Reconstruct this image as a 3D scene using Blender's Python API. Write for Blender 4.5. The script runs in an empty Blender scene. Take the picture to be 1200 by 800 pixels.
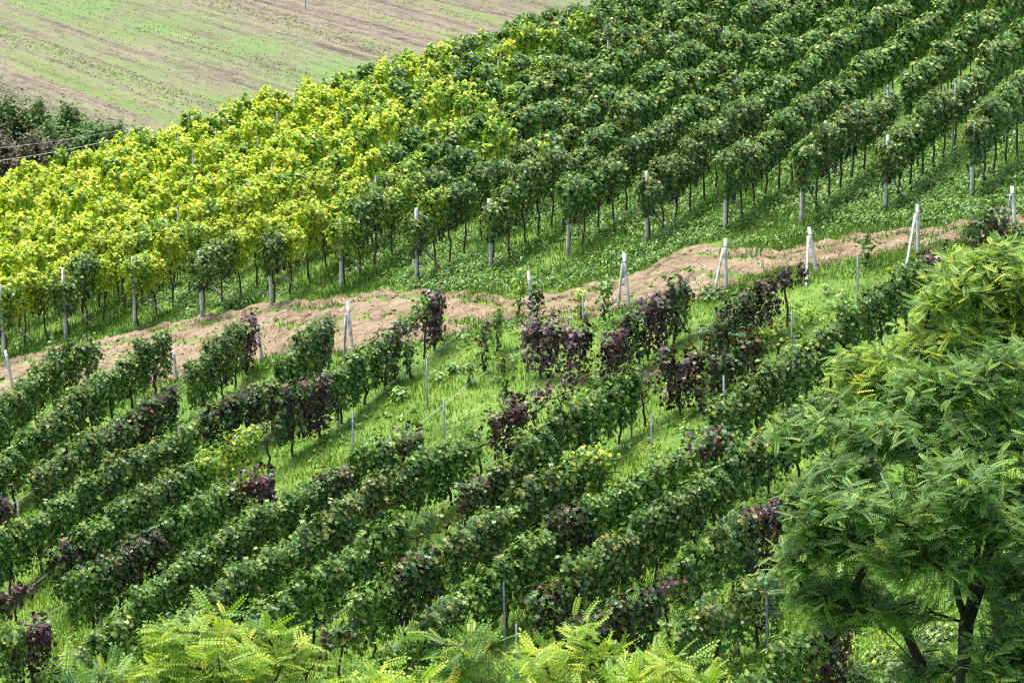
import bpy, math, random
import numpy as np
from mathutils import Vector
rs = np.random.RandomState(7)
random.seed(7)
SC = bpy.context.scene
COL = SC.collection
R = math.radians

# ------------------------------------------------------------------ camera geometry, terrain
F = 3087.0
PITCH = R(17)
FW = np.array([0, math.cos(PITCH), -math.sin(PITCH)])
UP = np.array([0, math.sin(PITCH), math.cos(PITCH)])
RT = np.array([1.0, 0, 0])
def ray(u, v): return FW + (u-600)/F*RT + (400-v)/F*UP
def proj(p):
    p = np.asarray(p, float); z = p @ FW
    return 600 + F*(p @ RT)/z, 400 - F*(p @ UP)/z, z
P0 = ray(600, 360)*68
PH = R(15)
NN = np.array([-math.sin(PH), -math.cos(PH)])      # across the track, towards the viewer's hill
DD = np.array([math.cos(PH), -math.sin(PH)])       # along the track, uphill
ROW = R(27.4)
RD = np.array([math.sin(ROW), math.cos(ROW)])      # direction of the upper rows
def sp(x): return np.log1p(np.exp(np.clip(x, -40, 40))) + np.maximum(x-40, 0)
def across(x, y): return (x-P0[0])*NN[0] + (y-P0[1])*NN[1]
def along(x, y): return (x-P0[0])*DD[0] + (y-P0[1])*DD[1]
def bump(x, y):
    return .55*(0.05*np.sin(x*1.3+y*.7)+.04*np.sin(x*2.9-y*1.9+1)+.035*np.sin(y*3.7+x*.6)+.02*np.sin(x*6.1+y*5.3))
def zg(x, y):
    x = np.asarray(x, float); y = np.asarray(y, float)
    z = P0[2] + .2335*(x-P0[0]) - .0365*(y-P0[1])
    t = across(x, y)
    z = z - .10*sp((t-1)*1.5)/1.5
    q = -.416*(x+19.2) + .909*(y-95.6) + 4
    z = z - .022*np.maximum(q, 0)**2
    z = z + bump(x, y)*np.exp(-np.maximum(np.hypot(x, y-60)-60, 0)/30)
    z = np.maximum(z, -62 + 0*x)
    zn = -1.9 - .56*np.maximum(y, -5) + .10*(x)
    z = z + sp((zn-z)*1.2)/1.2                      # the near hillside the photo was taken from
    return z
def hit(u, v, h=0.0):
    d = ray(u, v)
    s = np.arange(34, 260, .1)
    p = d[None, :]*s[:, None]
    k = np.argmax(p[:, 2] <= zg(p[:, 0], p[:, 1]) + h)
    lo, hi = s[max(k-1, 0)], s[k]
    for _ in range(20):
        m = (lo+hi)/2; q = d*m
        if q[2] <= float(zg(q[0], q[1])) + h: hi = m
        else: lo = m
    return d*hi

# ------------------------------------------------------------------ helpers
def mesh_np(name, verts, loops, starts, totals, mats, midx=None, smooth=False):
    me = bpy.data.meshes.new(name)
    verts = np.asarray(verts, np.float32); loops = np.asarray(loops, np.int32)
    me.vertices.add(len(verts)); me.vertices.foreach_set('co', verts.ravel())
    me.loops.add(len(loops)); me.loops.foreach_set('vertex_index', loops)
    me.polygons.add(len(starts)); me.polygons.foreach_set('loop_start', np.asarray(starts, np.int32))
    try: me.polygons.foreach_set('loop_total', np.asarray(totals, np.int32))
    except Exception: pass
    for m in (mats if isinstance(mats, (list, tuple)) else [mats]): me.materials.append(m)
    if midx is not None: me.polygons.foreach_set('material_index', np.asarray(midx, np.int32))
    if smooth: me.polygons.foreach_set('use_smooth', np.ones(len(starts), bool))
    me.update(calc_edges=True); me.validate()
    return me
def tri_mesh(name, verts, tris, mats, midx=None, smooth=False):
    tris = np.asarray(tris, np.int32); n = len(tris)
    return mesh_np(name, verts, tris.ravel(), np.arange(n)*3, np.full(n, 3), mats, midx, smooth)
def quad_mesh(name, verts, quads, mats, smooth=False):
    quads = np.asarray(quads, np.int32); n = len(quads)
    return mesh_np(name, verts, quads.ravel(), np.arange(n)*4, np.full(n, 4), mats, None, smooth)
def obj(name, me, parent=None, loc=None, rotz=None):
    o = bpy.data.objects.new(name, me); COL.objects.link(o)
    if parent is not None: o.parent = parent
    if loc is not None: o.location = [float(c) for c in loc]
    if rotz is not None: o.rotation_euler[2] = rotz
    return o
def tag(o, label=None, cat=None, group=None, kind=None):
    if label: o['label'] = label
    if cat: o['category'] = cat
    if group: o['group'] = group
    if kind: o['kind'] = kind
    return o
def tubes(paths, sides=6):
    """paths: list of (points, radii); returns verts, quads (ends capped by a shrunk ring)"""
    V, Q = [], []; base = 0
    for pts, rad in paths:
        pts = np.asarray(pts, float); n = len(pts)
        tan = np.gradient(pts, axis=0) if n > 2 else np.repeat((pts[1]-pts[0])[None], n, 0)
        tan = tan/np.maximum(np.linalg.norm(tan, axis=1, keepdims=True), 1e-9)
        ref = np.where(np.abs(tan[:, 2:3]) > .9, np.array([[1., 0, 0]]), np.array([[0, 0, 1.]]))
        a = np.cross(tan, ref); a /= np.linalg.norm(a, axis=1, keepdims=True); b = np.cross(tan, a)
        pts2 = np.concatenate([pts[:1], pts, pts[-1:]]); r2 = np.concatenate([[1e-4], np.broadcast_to(rad, n), [1e-4]])
        a = np.concatenate([a[:1], a, a[-1:]]); b = np.concatenate([b[:1], b, b[-1:]])
        ang = np.linspace(0, 2*math.pi, sides, endpoint=False)
        ring = pts2[:, None] + r2[:, None, None]*(np.cos(ang)[None, :, None]*a[:, None] + np.sin(ang)[None, :, None]*b[:, None])
        V.append(ring.reshape(-1, 3)); m = n+2
        i = np.arange(m-1)[:, None]*sides + np.arange(sides)[None]
        j = np.arange(m-1)[:, None]*sides + (np.arange(sides)[None]+1) % sides
        Q.append((base + np.stack([i, j, j+sides, i+sides], -1)).reshape(-1, 4)); base += m*sides
    return np.concatenate(V), np.concatenate(Q)
def tube_mesh(name, paths, mat, sides=6, smooth=True):
    v, q = tubes(paths, sides); return quad_mesh(name, v, q, mat, smooth)

# ------------------------------------------------------------------ materials
def new_mat(name):
    m = bpy.data.materials.new(name); m.use_nodes = True
    nt = m.node_tree; nt.nodes.clear()
    return m, nt, nt.nodes, nt.links
def ramp(nodes, stops):
    r = nodes.new('ShaderNodeValToRGB'); cr = r.color_ramp
    while len(cr.elements) < len(stops): cr.elements.new(.5)
    for e, (p, c) in zip(cr.elements, stops): e.position = p; e.color = (*c, 1)
    return r
def leaf_mat(name, stops, trans=.25, rough=.48, spec=.32, tcol=1.3, vary=.16):
    m, nt, N, L = new_mat(name)
    g = N.new('ShaderNodeNewGeometry'); rp = ramp(N, stops); L.new(g.outputs['Random Per Island'], rp.inputs[0])
    oi = N.new('ShaderNodeObjectInfo')
    hsv = N.new('ShaderNodeHueSaturation'); L.new(rp.outputs[0], hsv.inputs['Color'])
    mr = N.new('ShaderNodeMapRange'); mr.inputs['To Min'].default_value = 1-vary; mr.inputs['To Max'].default_value = 1+vary
    L.new(oi.outputs['Random'], mr.inputs[0]); L.new(mr.outputs[0], hsv.inputs['Value'])
    b = N.new('ShaderNodeBsdfPrincipled'); L.new(hsv.outputs[0], b.inputs['Base Color'])
    b.inputs['Roughness'].default_value = rough; b.inputs['Specular IOR Level'].default_value = spec
    t = N.new('ShaderNodeBsdfTranslucent'); mx = N.new('ShaderNodeMixRGB'); mx.blend_type = 'MULTIPLY'; mx.inputs[0].default_value = 1
    L.new(hsv.outputs[0], mx.inputs[1]); mx.inputs[2].default_value = (tcol*1.1, tcol*1.15, tcol*.6, 1); L.new(mx.outputs[0], t.inputs[0])
    ms = N.new('ShaderNodeMixShader'); ms.inputs[0].default_value = trans
    L.new(b.outputs[0], ms.inputs[1]); L.new(t.outputs[0], ms.inputs[2])
    o = N.new('ShaderNodeOutputMaterial'); L.new(ms.outputs[0], o.inputs[0])
    return m
G1, G2, G3, G4 = (.022, .062, .020), (.040, .105, .028), (.075, .165, .040), (.22, .27, .06)
M = {}
M['green'] = leaf_mat('vine_leaf_green', [(0, (.026,.072,.016)), (.3, (.056,.132,.024)), (.62, (.105,.195,.038)), (.85, (.185,.275,.05)), (.95, (.25,.30,.07)), (1, (.27,.22,.08))])
M['deep'] = leaf_mat('vine_leaf_deep_green', [(0, (.024,.062,.015)), (.3, (.056,.118,.024)), (.62, (.102,.172,.038)), (.85, (.185,.250,.058)), (1, (.33,.35,.09))])
M['gold'] = leaf_mat('vine_leaf_green_gold', [(0, (.030,.080,.026)), (.35, (.052,.125,.038)), (.6, (.10,.18,.045)), (.8, (.20,.24,.05)), (.93, (.30,.27,.07)), (1, (.22,.13,.05))])
M['lime'] = leaf_mat('vine_leaf_lime', [(0, (.04,.11,.02)), (.3, (.09,.20,.025)), (.6, (.20,.31,.03)), (.85, (.38,.42,.04)), (1, (.50,.44,.05))])
M['yellow'] = leaf_mat('vine_leaf_yellow', [(0, (.11,.21,.02)), (.2, (.20,.31,.022)), (.5, (.33,.42,.025)), (.85, (.46,.49,.032)), (.96, (.52,.45,.04)), (1, (.42,.28,.05))])
M['purple'] = leaf_mat('vine_leaf_purple', [(0, (.012,.006,.009)), (.4, (.028,.011,.017)), (.6, (.055,.020,.026)), (.80, (.105,.032,.034)), (.90, (.15,.05,.03)), (.91, (.06,.12,.03)), (.97, (.10,.17,.04)), (1, (.26,.13,.05))], trans=.15, tcol=1.0, spec=.55)
M['mixed'] = leaf_mat('vine_leaf_mixed', [(0, (.016,.007,.011)), (.22, (.050,.018,.022)), (.38, (.11,.035,.03)), (.40, (.03,.08,.022)), (.72, (.06,.14,.04)), (.92, (.12,.20,.05)), (1, (.32,.17,.06))], trans=.2)
M['robinia'] = leaf_mat('robinia_leaflet', [(0, (.042,.105,.026)), (.4, (.082,.175,.036)), (.75, (.135,.245,.042)), (.96, (.21,.32,.05)), (1, (.36,.38,.05))], trans=.3, vary=.05)
M['robinia_gold'] = leaf_mat('robinia_leaflet_gold', [(0, (.075,.17,.035)), (.35, (.14,.26,.04)), (.7, (.24,.35,.04)), (.94, (.36,.42,.045)), (1, (.48,.42,.04))], trans=.32, vary=.05)
M['sprout'] = leaf_mat('sprout_leaflet', [(0, (.10,.20,.025)), (.4, (.19,.31,.03)), (.75, (.30,.39,.04)), (.95, (.38,.43,.045)), (1, (.42,.42,.04))], trans=.35, vary=.1)
M['sprout_green'] = leaf_mat('sprout_leaflet_green', [(0, (.05,.13,.025)), (.5, (.10,.21,.03)), (.9, (.20,.30,.03)), (1, (.4,.36,.03))], trans=.35, vary=.1)
M['dark_tree'] = leaf_mat('far_tree_leaf', [(0, (.045,.09,.022)), (.5, (.080,.145,.036)), (1, (.13,.20,.055))], spec=.1, trans=.2)
M['brown_bush'] = leaf_mat('far_bush_twig', [(0, (.055,.048,.026)), (.6, (.098,.086,.048)), (1, (.15,.13,.075))], spec=.1, trans=.1)
M['field_green'] = leaf_mat('field_sprout', [(0, (.06,.10,.025)), (.6, (.10,.16,.035)), (1, (.16,.20,.06))], trans=.2)
M['field_brown'] = leaf_mat('field_straw', [(0, (.075,.06,.045)), (.5, (.15,.12,.088)), (1, (.25,.21,.155))], trans=.1)
M['weed'] = leaf_mat('weed_leaf', [(0, (.035,.095,.012)), (.5, (.075,.18,.020)), (.9, (.15,.28,.032)), (1, (.27,.36,.08))], trans=.3)
M['pale_weed'] = leaf_mat('pale_weed_leaf', [(0, (.10,.20,.04)), (.6, (.19,.31,.08)), (1, (.32,.42,.16))], trans=.3)

def grass_mat(st=[(0, (.065,.125,.015)), (.35, (.115,.225,.018)), (.75, (.195,.32,.026)), (.95, (.30,.36,.05)), (1, (.38,.34,.13))]):
    m, nt, N, L = new_mat('grass_blade')
    g = N.new('ShaderNodeNewGeometry'); tc = N.new('ShaderNodeTexCoord')
    n = N.new('ShaderNodeTexNoise'); n.inputs['Scale'].default_value = .9; n.inputs['Detail'].default_value = 4; L.new(tc.outputs['Object'], n.inputs['Vector'])
    rp = ramp(N, st); L.new(g.outputs['Random Per Island'], rp.inputs[0])
    r2 = ramp(N, [(.34, (.50,.62,.70)), (.46, (.85,.90,.9)), (.58, (1.05,1.0,.95)), (.68, (1.22,1.02,.95)), (.76, (1.35,.92,1.3))]); L.new(n.outputs[0], r2.inputs[0])
    mx = N.new('ShaderNodeMixRGB'); mx.blend_type = 'MULTIPLY'; mx.inputs[0].default_value = 1; L.new(rp.outputs[0], mx.inputs[1]); L.new(r2.outputs[0], mx.inputs[2])
    b = N.new('ShaderNodeBsdfPrincipled'); L.new(mx.outputs[0], b.inputs['Base Color']); b.inputs['Roughness'].default_value = .55; b.inputs['Specular IOR Level'].default_value = .25
    t = N.new('ShaderNodeBsdfTranslucent'); L.new(mx.outputs[0], t.inputs[0]); ms = N.new('ShaderNodeMixShader'); ms.inputs[0].default_value = .35
    L.new(b.outputs[0], ms.inputs[1]); L.new(t.outputs[0], ms.inputs[2]); o = N.new('ShaderNodeOutputMaterial'); L.new(ms.outputs[0], o.inputs[0])
    return m
M['grass'] = grass_mat()
M['bank'] = grass_mat([(0, (.035,.085,.015)), (.35, (.075,.17,.022)), (.75, (.13,.26,.03)), (.93, (.20,.31,.05)), (1, (.33,.29,.12))])
def noise_mat(name, stops, scale, detail=6, rough=.9, bumpd=.0, bscale=None, stretch=None, rotz=0, spec=.2, extra=None):
    m, nt, N, L = new_mat(name)
    tc = N.new('ShaderNodeTexCoord'); mp = N.new('ShaderNodeMapping'); L.new(tc.outputs['Object'], mp.inputs[0])
    mp.inputs['Rotation'].default_value[2] = rotz
    if stretch: mp.inputs['Scale'].default_value = stretch
    n = N.new('ShaderNodeTexNoise'); n.inputs['Scale'].default_value = scale; n.inputs['Detail'].default_value = detail; n.inputs['Roughness'].default_value = .62
    L.new(mp.outputs[0], n.inputs['Vector'])
    rp = ramp(N, stops); L.new(n.outputs[0], rp.inputs[0])
    b = N.new('ShaderNodeBsdfPrincipled'); L.new(rp.outputs[0], b.inputs['Base Color'])
    b.inputs['Roughness'].default_value = rough; b.inputs['Specular IOR Level'].default_value = spec
    if bumpd:
        n2 = N.new('ShaderNodeTexNoise'); n2.inputs['Scale'].default_value = bscale or scale*3; n2.inputs['Detail'].default_value = 8; L.new(mp.outputs[0], n2.inputs['Vector'])
        bp = N.new('ShaderNodeBump'); bp.inputs['Distance'].default_value = bumpd; L.new(n2.outputs[0], bp.inputs['Height']); L.new(bp.outputs[0], b.inputs['Normal'])
    o = N.new('ShaderNodeOutputMaterial'); L.new(b.outputs[0], o.inputs[0])
    return m
M['soil_grass'] = noise_mat('hillside_turf', [(.3, (.045,.085,.014)), (.5, (.075,.145,.018)), (.62, (.115,.185,.028)), (.75, (.17,.15,.08))], .8, 8, bumpd=.06, bscale=9)
M['dirt'] = noise_mat('track_dirt', [(.28, (.070,.046,.026)), (.40, (.125,.089,.053)), (.50, (.170,.129,.079)), (.60, (.205,.163,.105)), (.74, (.25,.21,.145))], 1.5, 14, bumpd=.09, bscale=6.5, stretch=(.6, 1.9, 1), rotz=PH)
M['bark'] = noise_mat('dark_bark', [(.3, (.012,.010,.008)), (.7, (.045,.036,.028))], 14, 6, bumpd=.02, stretch=(1, 1, .25))
M['vinewood'] = noise_mat('vine_bark', [(.3, (.030,.022,.016)), (.7, (.09,.065,.048))], 22, 5, bumpd=.01, stretch=(1, 1, .25))
M['concrete'] = noise_mat('pale_post', [(.32, (.22,.21,.19)), (.48, (.40,.39,.36)), (.62, (.52,.51,.48)), (.8, (.62,.61,.58))], 7, 8, rough=.8, bumpd=.004, bscale=40)
M['greywood'] = noise_mat('weathered_post', [(.3, (.24,.22,.20)), (.6, (.42,.40,.37)), (.8, (.56,.54,.50))], 7, 6, rough=.85, bumpd=.005, bscale=30, stretch=(1, 1, .2))
M['steel'] = noise_mat('stake_steel', [(.3, (.045,.060,.072)), (.7, (.10,.125,.14))], 9, 4, rough=.5, spec=.5)
M['wire'] = noise_mat('wire_grey', [(.3, (.30,.31,.31)), (.7, (.48,.49,.48))], 20, 2, rough=.5, spec=.5)
M['steelpost'] = noise_mat('grey_line_post', [(.3, (.17,.20,.22)), (.7, (.30,.33,.35))], 9, 4, rough=.6, spec=.4)
M['cap'] = noise_mat('white_cap', [(.3, (.62,.62,.60)), (.7, (.75,.75,.73))], 9, 2, rough=.6)
M['grape'] = noise_mat('black_grape', [(.3, (.010,.008,.020)), (.7, (.030,.022,.050))], 40, 2, rough=.35, spec=.5)
def field_mat():
    m, nt, N, L = new_mat('far_field_soil')
    tc = N.new('ShaderNodeTexCoord'); mp = N.new('ShaderNodeMapping'); L.new(tc.outputs['Object'], mp.inputs[0])
    mp.inputs['Rotation'].default_value[2] = FIELD_ROT
    def tex(kind_scale, stretch, detail=6, rough=.6):
        mm = N.new('ShaderNodeMapping'); L.new(mp.outputs[0], mm.inputs[0]); mm.inputs['Scale'].default_value = stretch
        n = N.new('ShaderNodeTexNoise'); n.inputs['Scale'].default_value = kind_scale; n.inputs['Detail'].default_value = detail; n.inputs['Roughness'].default_value = rough
        L.new(mm.outputs[0], n.inputs['Vector']); return n
    a = tex(1.0, (.010, .22, 1), 9, .65)          # broad bands along the furrows
    b = tex(1.0, (.04, 1.0, 1), 6, .7)            # single furrows
    c = tex(1.0, (.5, .9, 1), 9, .8)            # clods
    def mathn(op, x, y):
        k = N.new('ShaderNodeMath'); k.operation = op
        for i, q in enumerate((x, y)):
            if isinstance(q, (int, float)): k.inputs[i].default_value = q
            else: L.new(q, k.inputs[i])
        return k.outputs[0]
    s = mathn('ADD', mathn('MULTIPLY', a.outputs[0], .55), mathn('ADD', mathn('MULTIPLY', b.outputs[0], .25), mathn('MULTIPLY', c.outputs[0], .20)))
    rp0 = ramp(N, [(.42, (.085,.070,.052)), (.49, (.135,.113,.084)), (.515, (.135,.124,.074)), (.55, (.115,.138,.054)), (.61, (.085,.130,.038))]); L.new(s, rp0.inputs[0])
    dk = ramp(N, [(.38, (.35,.35,.38)), (.46, (.85,.85,.85)), (.60, (1.2,1.2,1.18))])
    L.new(mathn('ADD', mathn('MULTIPLY', b.outputs[0], .5), mathn('MULTIPLY', c.outputs[0], .5)), dk.inputs[0])
    rp = N.new('ShaderNodeMixRGB'); rp.blend_type = 'MULTIPLY'; rp.inputs[0].default_value = 1; L.new(rp0.outputs[0], rp.inputs[1]); L.new(dk.outputs[0], rp.inputs[2])
    # whole strips differ: stubble, fresh grass, bare plough
    at = N.new('ShaderNodeAttribute'); at.attribute_name = 'strip'
    gmix = N.new('ShaderNodeMixRGB'); gm = ramp(N, [(.42, (.11,.12,.05)), (.50, (.085,.165,.042)), (.60, (.055,.135,.032))]); L.new(s, gm.inputs[0])
    L.new(at.outputs['Fac'], gmix.inputs[0]); L.new(rp.outputs[0], gmix.inputs[1]); L.new(gm.outputs[0], gmix.inputs[2])
    bs = N.new('ShaderNodeBsdfPrincipled'); bs.inputs['Roughness'].default_value = .95; bs.inputs['Specular IOR Level'].default_value = .1
    L.new(gmix.outputs[0], bs.inputs['Base Color'])
    bp = N.new('ShaderNodeBump'); bp.inputs['Distance'].default_value = .5; L.new(s, bp.inputs['Height']); L.new(bp.outputs[0], bs.inputs['Normal'])
    o = N.new('ShaderNodeOutputMaterial'); L.new(bs.outputs[0], o.inputs[0])
    return m

# ------------------------------------------------------------------ leaves
def leaf_outline(n=15):
    pts = []
    half = [(90, .62), (66, .40), (42, .36), (20, .56), (0, .42), (-18, .38), (-42, .48), (-66, .36)]
    for a, r in half: pts.append((math.cos(R(a))*r, math.sin(R(a))*r))
    pts.append((0, -.12))
    for a, r in half[:0:-1]: pts.append((-math.cos(R(a))*r, math.sin(R(a))*r))
    return np.array(pts)
LEAF_HI = leaf_outline()
LEAF_LO = np.array([(0, .62), (.5, .2), (.38, -.42), (-.38, -.42), (-.5, .2)])
def leaf_cards(pos, nrm, tip, size, outline, rng, cup=.35):
    """fan-shaped leaves; returns verts, tris"""
    n = len(pos); k = len(outline)
    nrm = nrm/np.linalg.norm(nrm, axis=1, keepdims=True)
    tip = tip - (tip*nrm).sum(1, keepdims=True)*nrm
    tip = tip/np.maximum(np.linalg.norm(tip, axis=1, keepdims=True), 1e-6)
    side = np.cross(tip, nrm)
    ox, oy = outline[:, 0], outline[:, 1]
    c = cup*rng.uniform(-.4, 1.2, n)
    r2 = ox**2 + oy**2
    s = size[:, None, None]
    P = pos[:, None] + s*(ox[None, :, None]*side[:, None] + oy[None, :, None]*tip[:, None] - (c[:, None]*r2[None])[:, :, None]*nrm[:, None]*1.4 + (np.abs(ox)[None]*rng.uniform(-.1, .45, n)[:, None])[:, :, None]*nrm[:, None]*.6)
    V = np.concatenate([pos[:, None], P], 1).reshape(-1, 3)
    b = np.arange(n)[:, None]*(k+1)
    i = np.arange(k)
    T = np.stack([np.broadcast_to(b, (n, k)), b+1+i[None], b+1+((i+1) % k)[None]], -1).reshape(-1, 3)
    return V, T
def leaf_tris_lo(pos, nrm, tip, size, rng):
    V, T = leaf_cards(pos, nrm, tip, size, LEAF_LO, rng); n = len(pos)
    V = V.reshape(n, 6, 3)[:, 1:].reshape(-1, 3)
    T = (np.array([(0, 1, 4), (1, 2, 3), (1, 3, 4)])[None]+(np.arange(n)*5)[:, None, None]).reshape(-1, 3)
    return V, T
def vine_leaves(rng, length=1.1, z0=.55, z1=1.5, thick=.24, shoots=24, per=26, size=(.075, .128), droop=.6, lean=.25, hi=True):
    """leaves along shoots that climb from the cordon, then hang over to one side"""
    P, Nn, T, S = [], [], [], []
    for k in range(shoots):
        x = rng.uniform(-.5, .5)*length
        side = rng.choice([-1, 1])
        top = z0 + (z1-z0)*rng.uniform(.65, 1.1)
        s = np.linspace(0, 1, per)
        up = np.minimum(s/.6, 1); dn = np.maximum(s-.6, 0)/.4
        d = rng.uniform(0, 1)*droop
        z = z0 + (top-z0)*np.sin(up*math.pi/2) - dn**1.3*d*(top-z0)
        y = side*(thick*(.25+.5*up*rng.uniform(.1, 1)) + dn*thick*rng.uniform(.3, 1.3))
        xx = x + rng.normal(0, lean)*s*.8 + rng.normal(0, .03, per)
        p = np.stack([xx, y, z], 1) + rng.normal(0, .048, (per, 3))
        out = np.stack([rng.normal(0, .45, per), side*np.abs(rng.normal(.75, .4, per)), rng.normal(.28, .38, per) + .9*(p[:, 2] > z0+.80*(z1-z0))], 1)
        tp = np.stack([rng.normal(0, .6, per), side*rng.uniform(0, .8, per), rng.normal(-.7, .4, per)], 1)
        P.append(p); Nn.append(out); T.append(tp); S.append(rng.uniform(*size, per)*(1-.35*(s > .93)))
    a = (np.concatenate(P), np.concatenate(Nn), np.concatenate(T), np.concatenate(S))
    return leaf_cards(*a, LEAF_HI, rng) if hi else leaf_tris_lo(*a, rng)

# ------------------------------------------------------------------ camera, light, world
cam = bpy.data.cameras.new('camera'); co = bpy.data.objects.new('camera', cam); COL.objects.link(co)
co.location = (0, 0, 0); co.rotation_euler = (math.pi/2-PITCH, 0, 0)
cam.sensor_width = 36; cam.lens = F/1200*36; cam.clip_start = .5; cam.clip_end = 3000
cam.dof.use_dof = True; cam.dof.focus_distance = 62; cam.dof.aperture_fstop = 13
SC.camera = co
SUN_EL, SUN_AZ = R(70), R(-50)          # azimuth from +Y, clockwise
sd = Vector((math.sin(SUN_AZ)*math.cos(SUN_EL), math.cos(SUN_AZ)*math.cos(SUN_EL), math.sin(SUN_EL)))
sun = bpy.data.lights.new('sun', 'SUN'); so = bpy.data.objects.new('sun', sun); COL.objects.link(so)
sun.energy = 2.7; sun.angle = R(24); sun.color = (1, .96, .90); so.rotation_euler = sd.to_track_quat('Z', 'Y').to_euler()
W = bpy.data.worlds.new('World'); SC.world = W; W.use_nodes = True
wn = W.node_tree.nodes; wl = W.node_tree.links; bg = wn['Background']
sky = wn.new('ShaderNodeTexSky'); sky.sky_type = 'NISHITA'; sky.sun_disc = False; sky.sun_elevation = SUN_EL; sky.sun_rotation = SUN_AZ
sky.dust_density = 4; sky.air_density = 1.0
wl.new(sky.outputs[0], bg.inputs[0]); bg.inputs[1].default_value = .15
SC.view_settings.view_transform = 'Standard'; SC.view_settings.look = 'None'; SC.view_settings.gamma = 1; SC.view_settings.exposure = EXPOSURE if 'EXPOSURE' in globals() else 1.62
SC.cycles.use_denoising = False; SC.cycles.pixel_filter_type = 'BLACKMAN_HARRIS'; SC.cycles.filter_width = 1.15; SC.cycles.max_bounces = 6; SC.cycles.transparent_max_bounces = 4

# ------------------------------------------------------------------ ground
def grid(xs, ys, fn):
    X, Y = np.meshgrid(xs, ys); Z = fn(X, Y)
    V = np.stack([X, Y, Z], -1).reshape(-1, 3); nx = len(xs)
    i = (np.arange(len(ys)-1)[:, None]*nx + np.arange(nx-1)[None]).reshape(-1)
    return V, np.stack([i, i+1, i+1+nx, i+nx], 1)
def axis(*segs):
    return np.unique(np.concatenate([np.arange(a, b, s) for a, b, s in segs]).round(4))
xs = axis((-160, -40, 4), (-40, 40, .4), (40, 164, 4)); ys = axis((-8, 30, 1), (30, 115, .4), (115, 200, 4))
v, q = grid(xs, ys, zg)
tag(obj('hillside_ground', quad_mesh('hillside_ground', v, q, M['soil_grass'], True)), kind='structure')
FZ = -55.0
FUR = np.array([1, -1.45]); FUR /= np.linalg.norm(FUR); FPR = np.array([-FUR[1], FUR[0]])
FIELD_ROT = -math.atan2(FUR[1], FUR[0])
def fz(x, y): return FZ + .00*(y-290) + .35*np.sin((x*FPR[0]+y*FPR[1])*.05)
xs = np.linspace(-900, 900, 181); ys = np.concatenate([np.arange(130, 460, 2.0), np.linspace(460, 2600, 80)])
v, q = grid(xs, ys, fz)
me = quad_mesh('far_field', v, q, field_mat(), True)
pc = v[:, 0]*FPR[0] + v[:, 1]*FPR[1]
ST = []
for (u_, v_) in ((205, 40), (600, 22), (420, 6)): pass
def fieldpt(u, v):
    d = ray(u, v); s = FZ/d[2]; return d*s
def strip_at(u, v): p = fieldpt(u, v); return p[0]*FPR[0]+p[1]*FPR[1]
s1, s2, s3 = strip_at(190, 28), strip_at(560, 5), strip_at(30, 90)
def gauss(x, c, w): return np.exp(-((x-c)/w)**2)
SV = .85*gauss(pc, s1, 5) + .9*gauss(pc, strip_at(690, 2)+6, 9) + .35*gauss(pc, strip_at(100, 60), 4)
me.attributes.new('strip', 'FLOAT', 'POINT').data.foreach_set('value', np.clip(SV, 0, 1).astype(np.float32))
tag(obj('far_field', me), kind='structure')

def field_tufts(n, fn, h, w, mat, name, lab, seed):
    r_ = np.random.RandomState(seed); u_ = r_.uniform(-30, 760, n); v_ = r_.uniform(-12, 190, n)
    d_ = FW[None]+((u_-600)/F)[:, None]*RT+((400-v_)/F)[:, None]*UP; p_ = d_*(FZ/d_[:, 2])[:, None]
    x_, y_ = p_[:, 0], p_[:, 1]; k_ = r_.uniform(0, 1, n) < fn(x_, y_); x_, y_ = x_[k_], y_[k_]; n = len(x_); z_ = fz(x_, y_)
    hh = h*r_.uniform(.4, 1.5, n); ww = w*r_.uniform(.5, 1.6, n); a_ = r_.uniform(0, 6.28, n)
    V_ = np.stack([np.stack([x_-np.cos(a_)*ww, y_-np.sin(a_)*ww, z_-.02], 1), np.stack([x_+np.cos(a_)*ww, y_+np.sin(a_)*ww, z_-.02], 1), np.stack([x_+r_.normal(0, .1, n), y_+r_.normal(0, .1, n), z_+hh], 1)], 1).reshape(-1, 3)
    tag(obj(name, tri_mesh(name, V_, np.arange(3*n).reshape(-1, 3), mat)), lab, 'stubble', kind='stuff')
def fstripe(x, y, f, sd):
    r_ = np.random.RandomState(sd); p_ = x*FPR[0]+y*FPR[1]; q_ = x*FUR[0]+y*FUR[1]; o_ = 0
    for k_ in range(6): o_ = o_+np.sin(p_*f*r_.uniform(.5, 2.2)+r_.uniform(0, 6.28)+.8*np.sin(q_*r_.uniform(.01, .05)+r_.uniform(0, 6)))
    return o_/6
field_tufts(95000, lambda x, y: np.clip(-.02+1.1*fstripe(x, y, .5, 1)+.5*fstripe(x, y, 3.2, 2), .02, 1), .11, .11, M['field_green'], 'field_grass', 'short green sprouts in the furrows of the far field', 3)
field_tufts(40000, lambda x, y: np.clip(.35-.7*fstripe(x, y, .5, 1)+.6*fstripe(x, y, 4.1, 5), .02, 1), .05, .12, M['field_brown'], 'field_stubble', 'dull brown stubble and clods in the furrows of the far field', 4)
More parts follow.
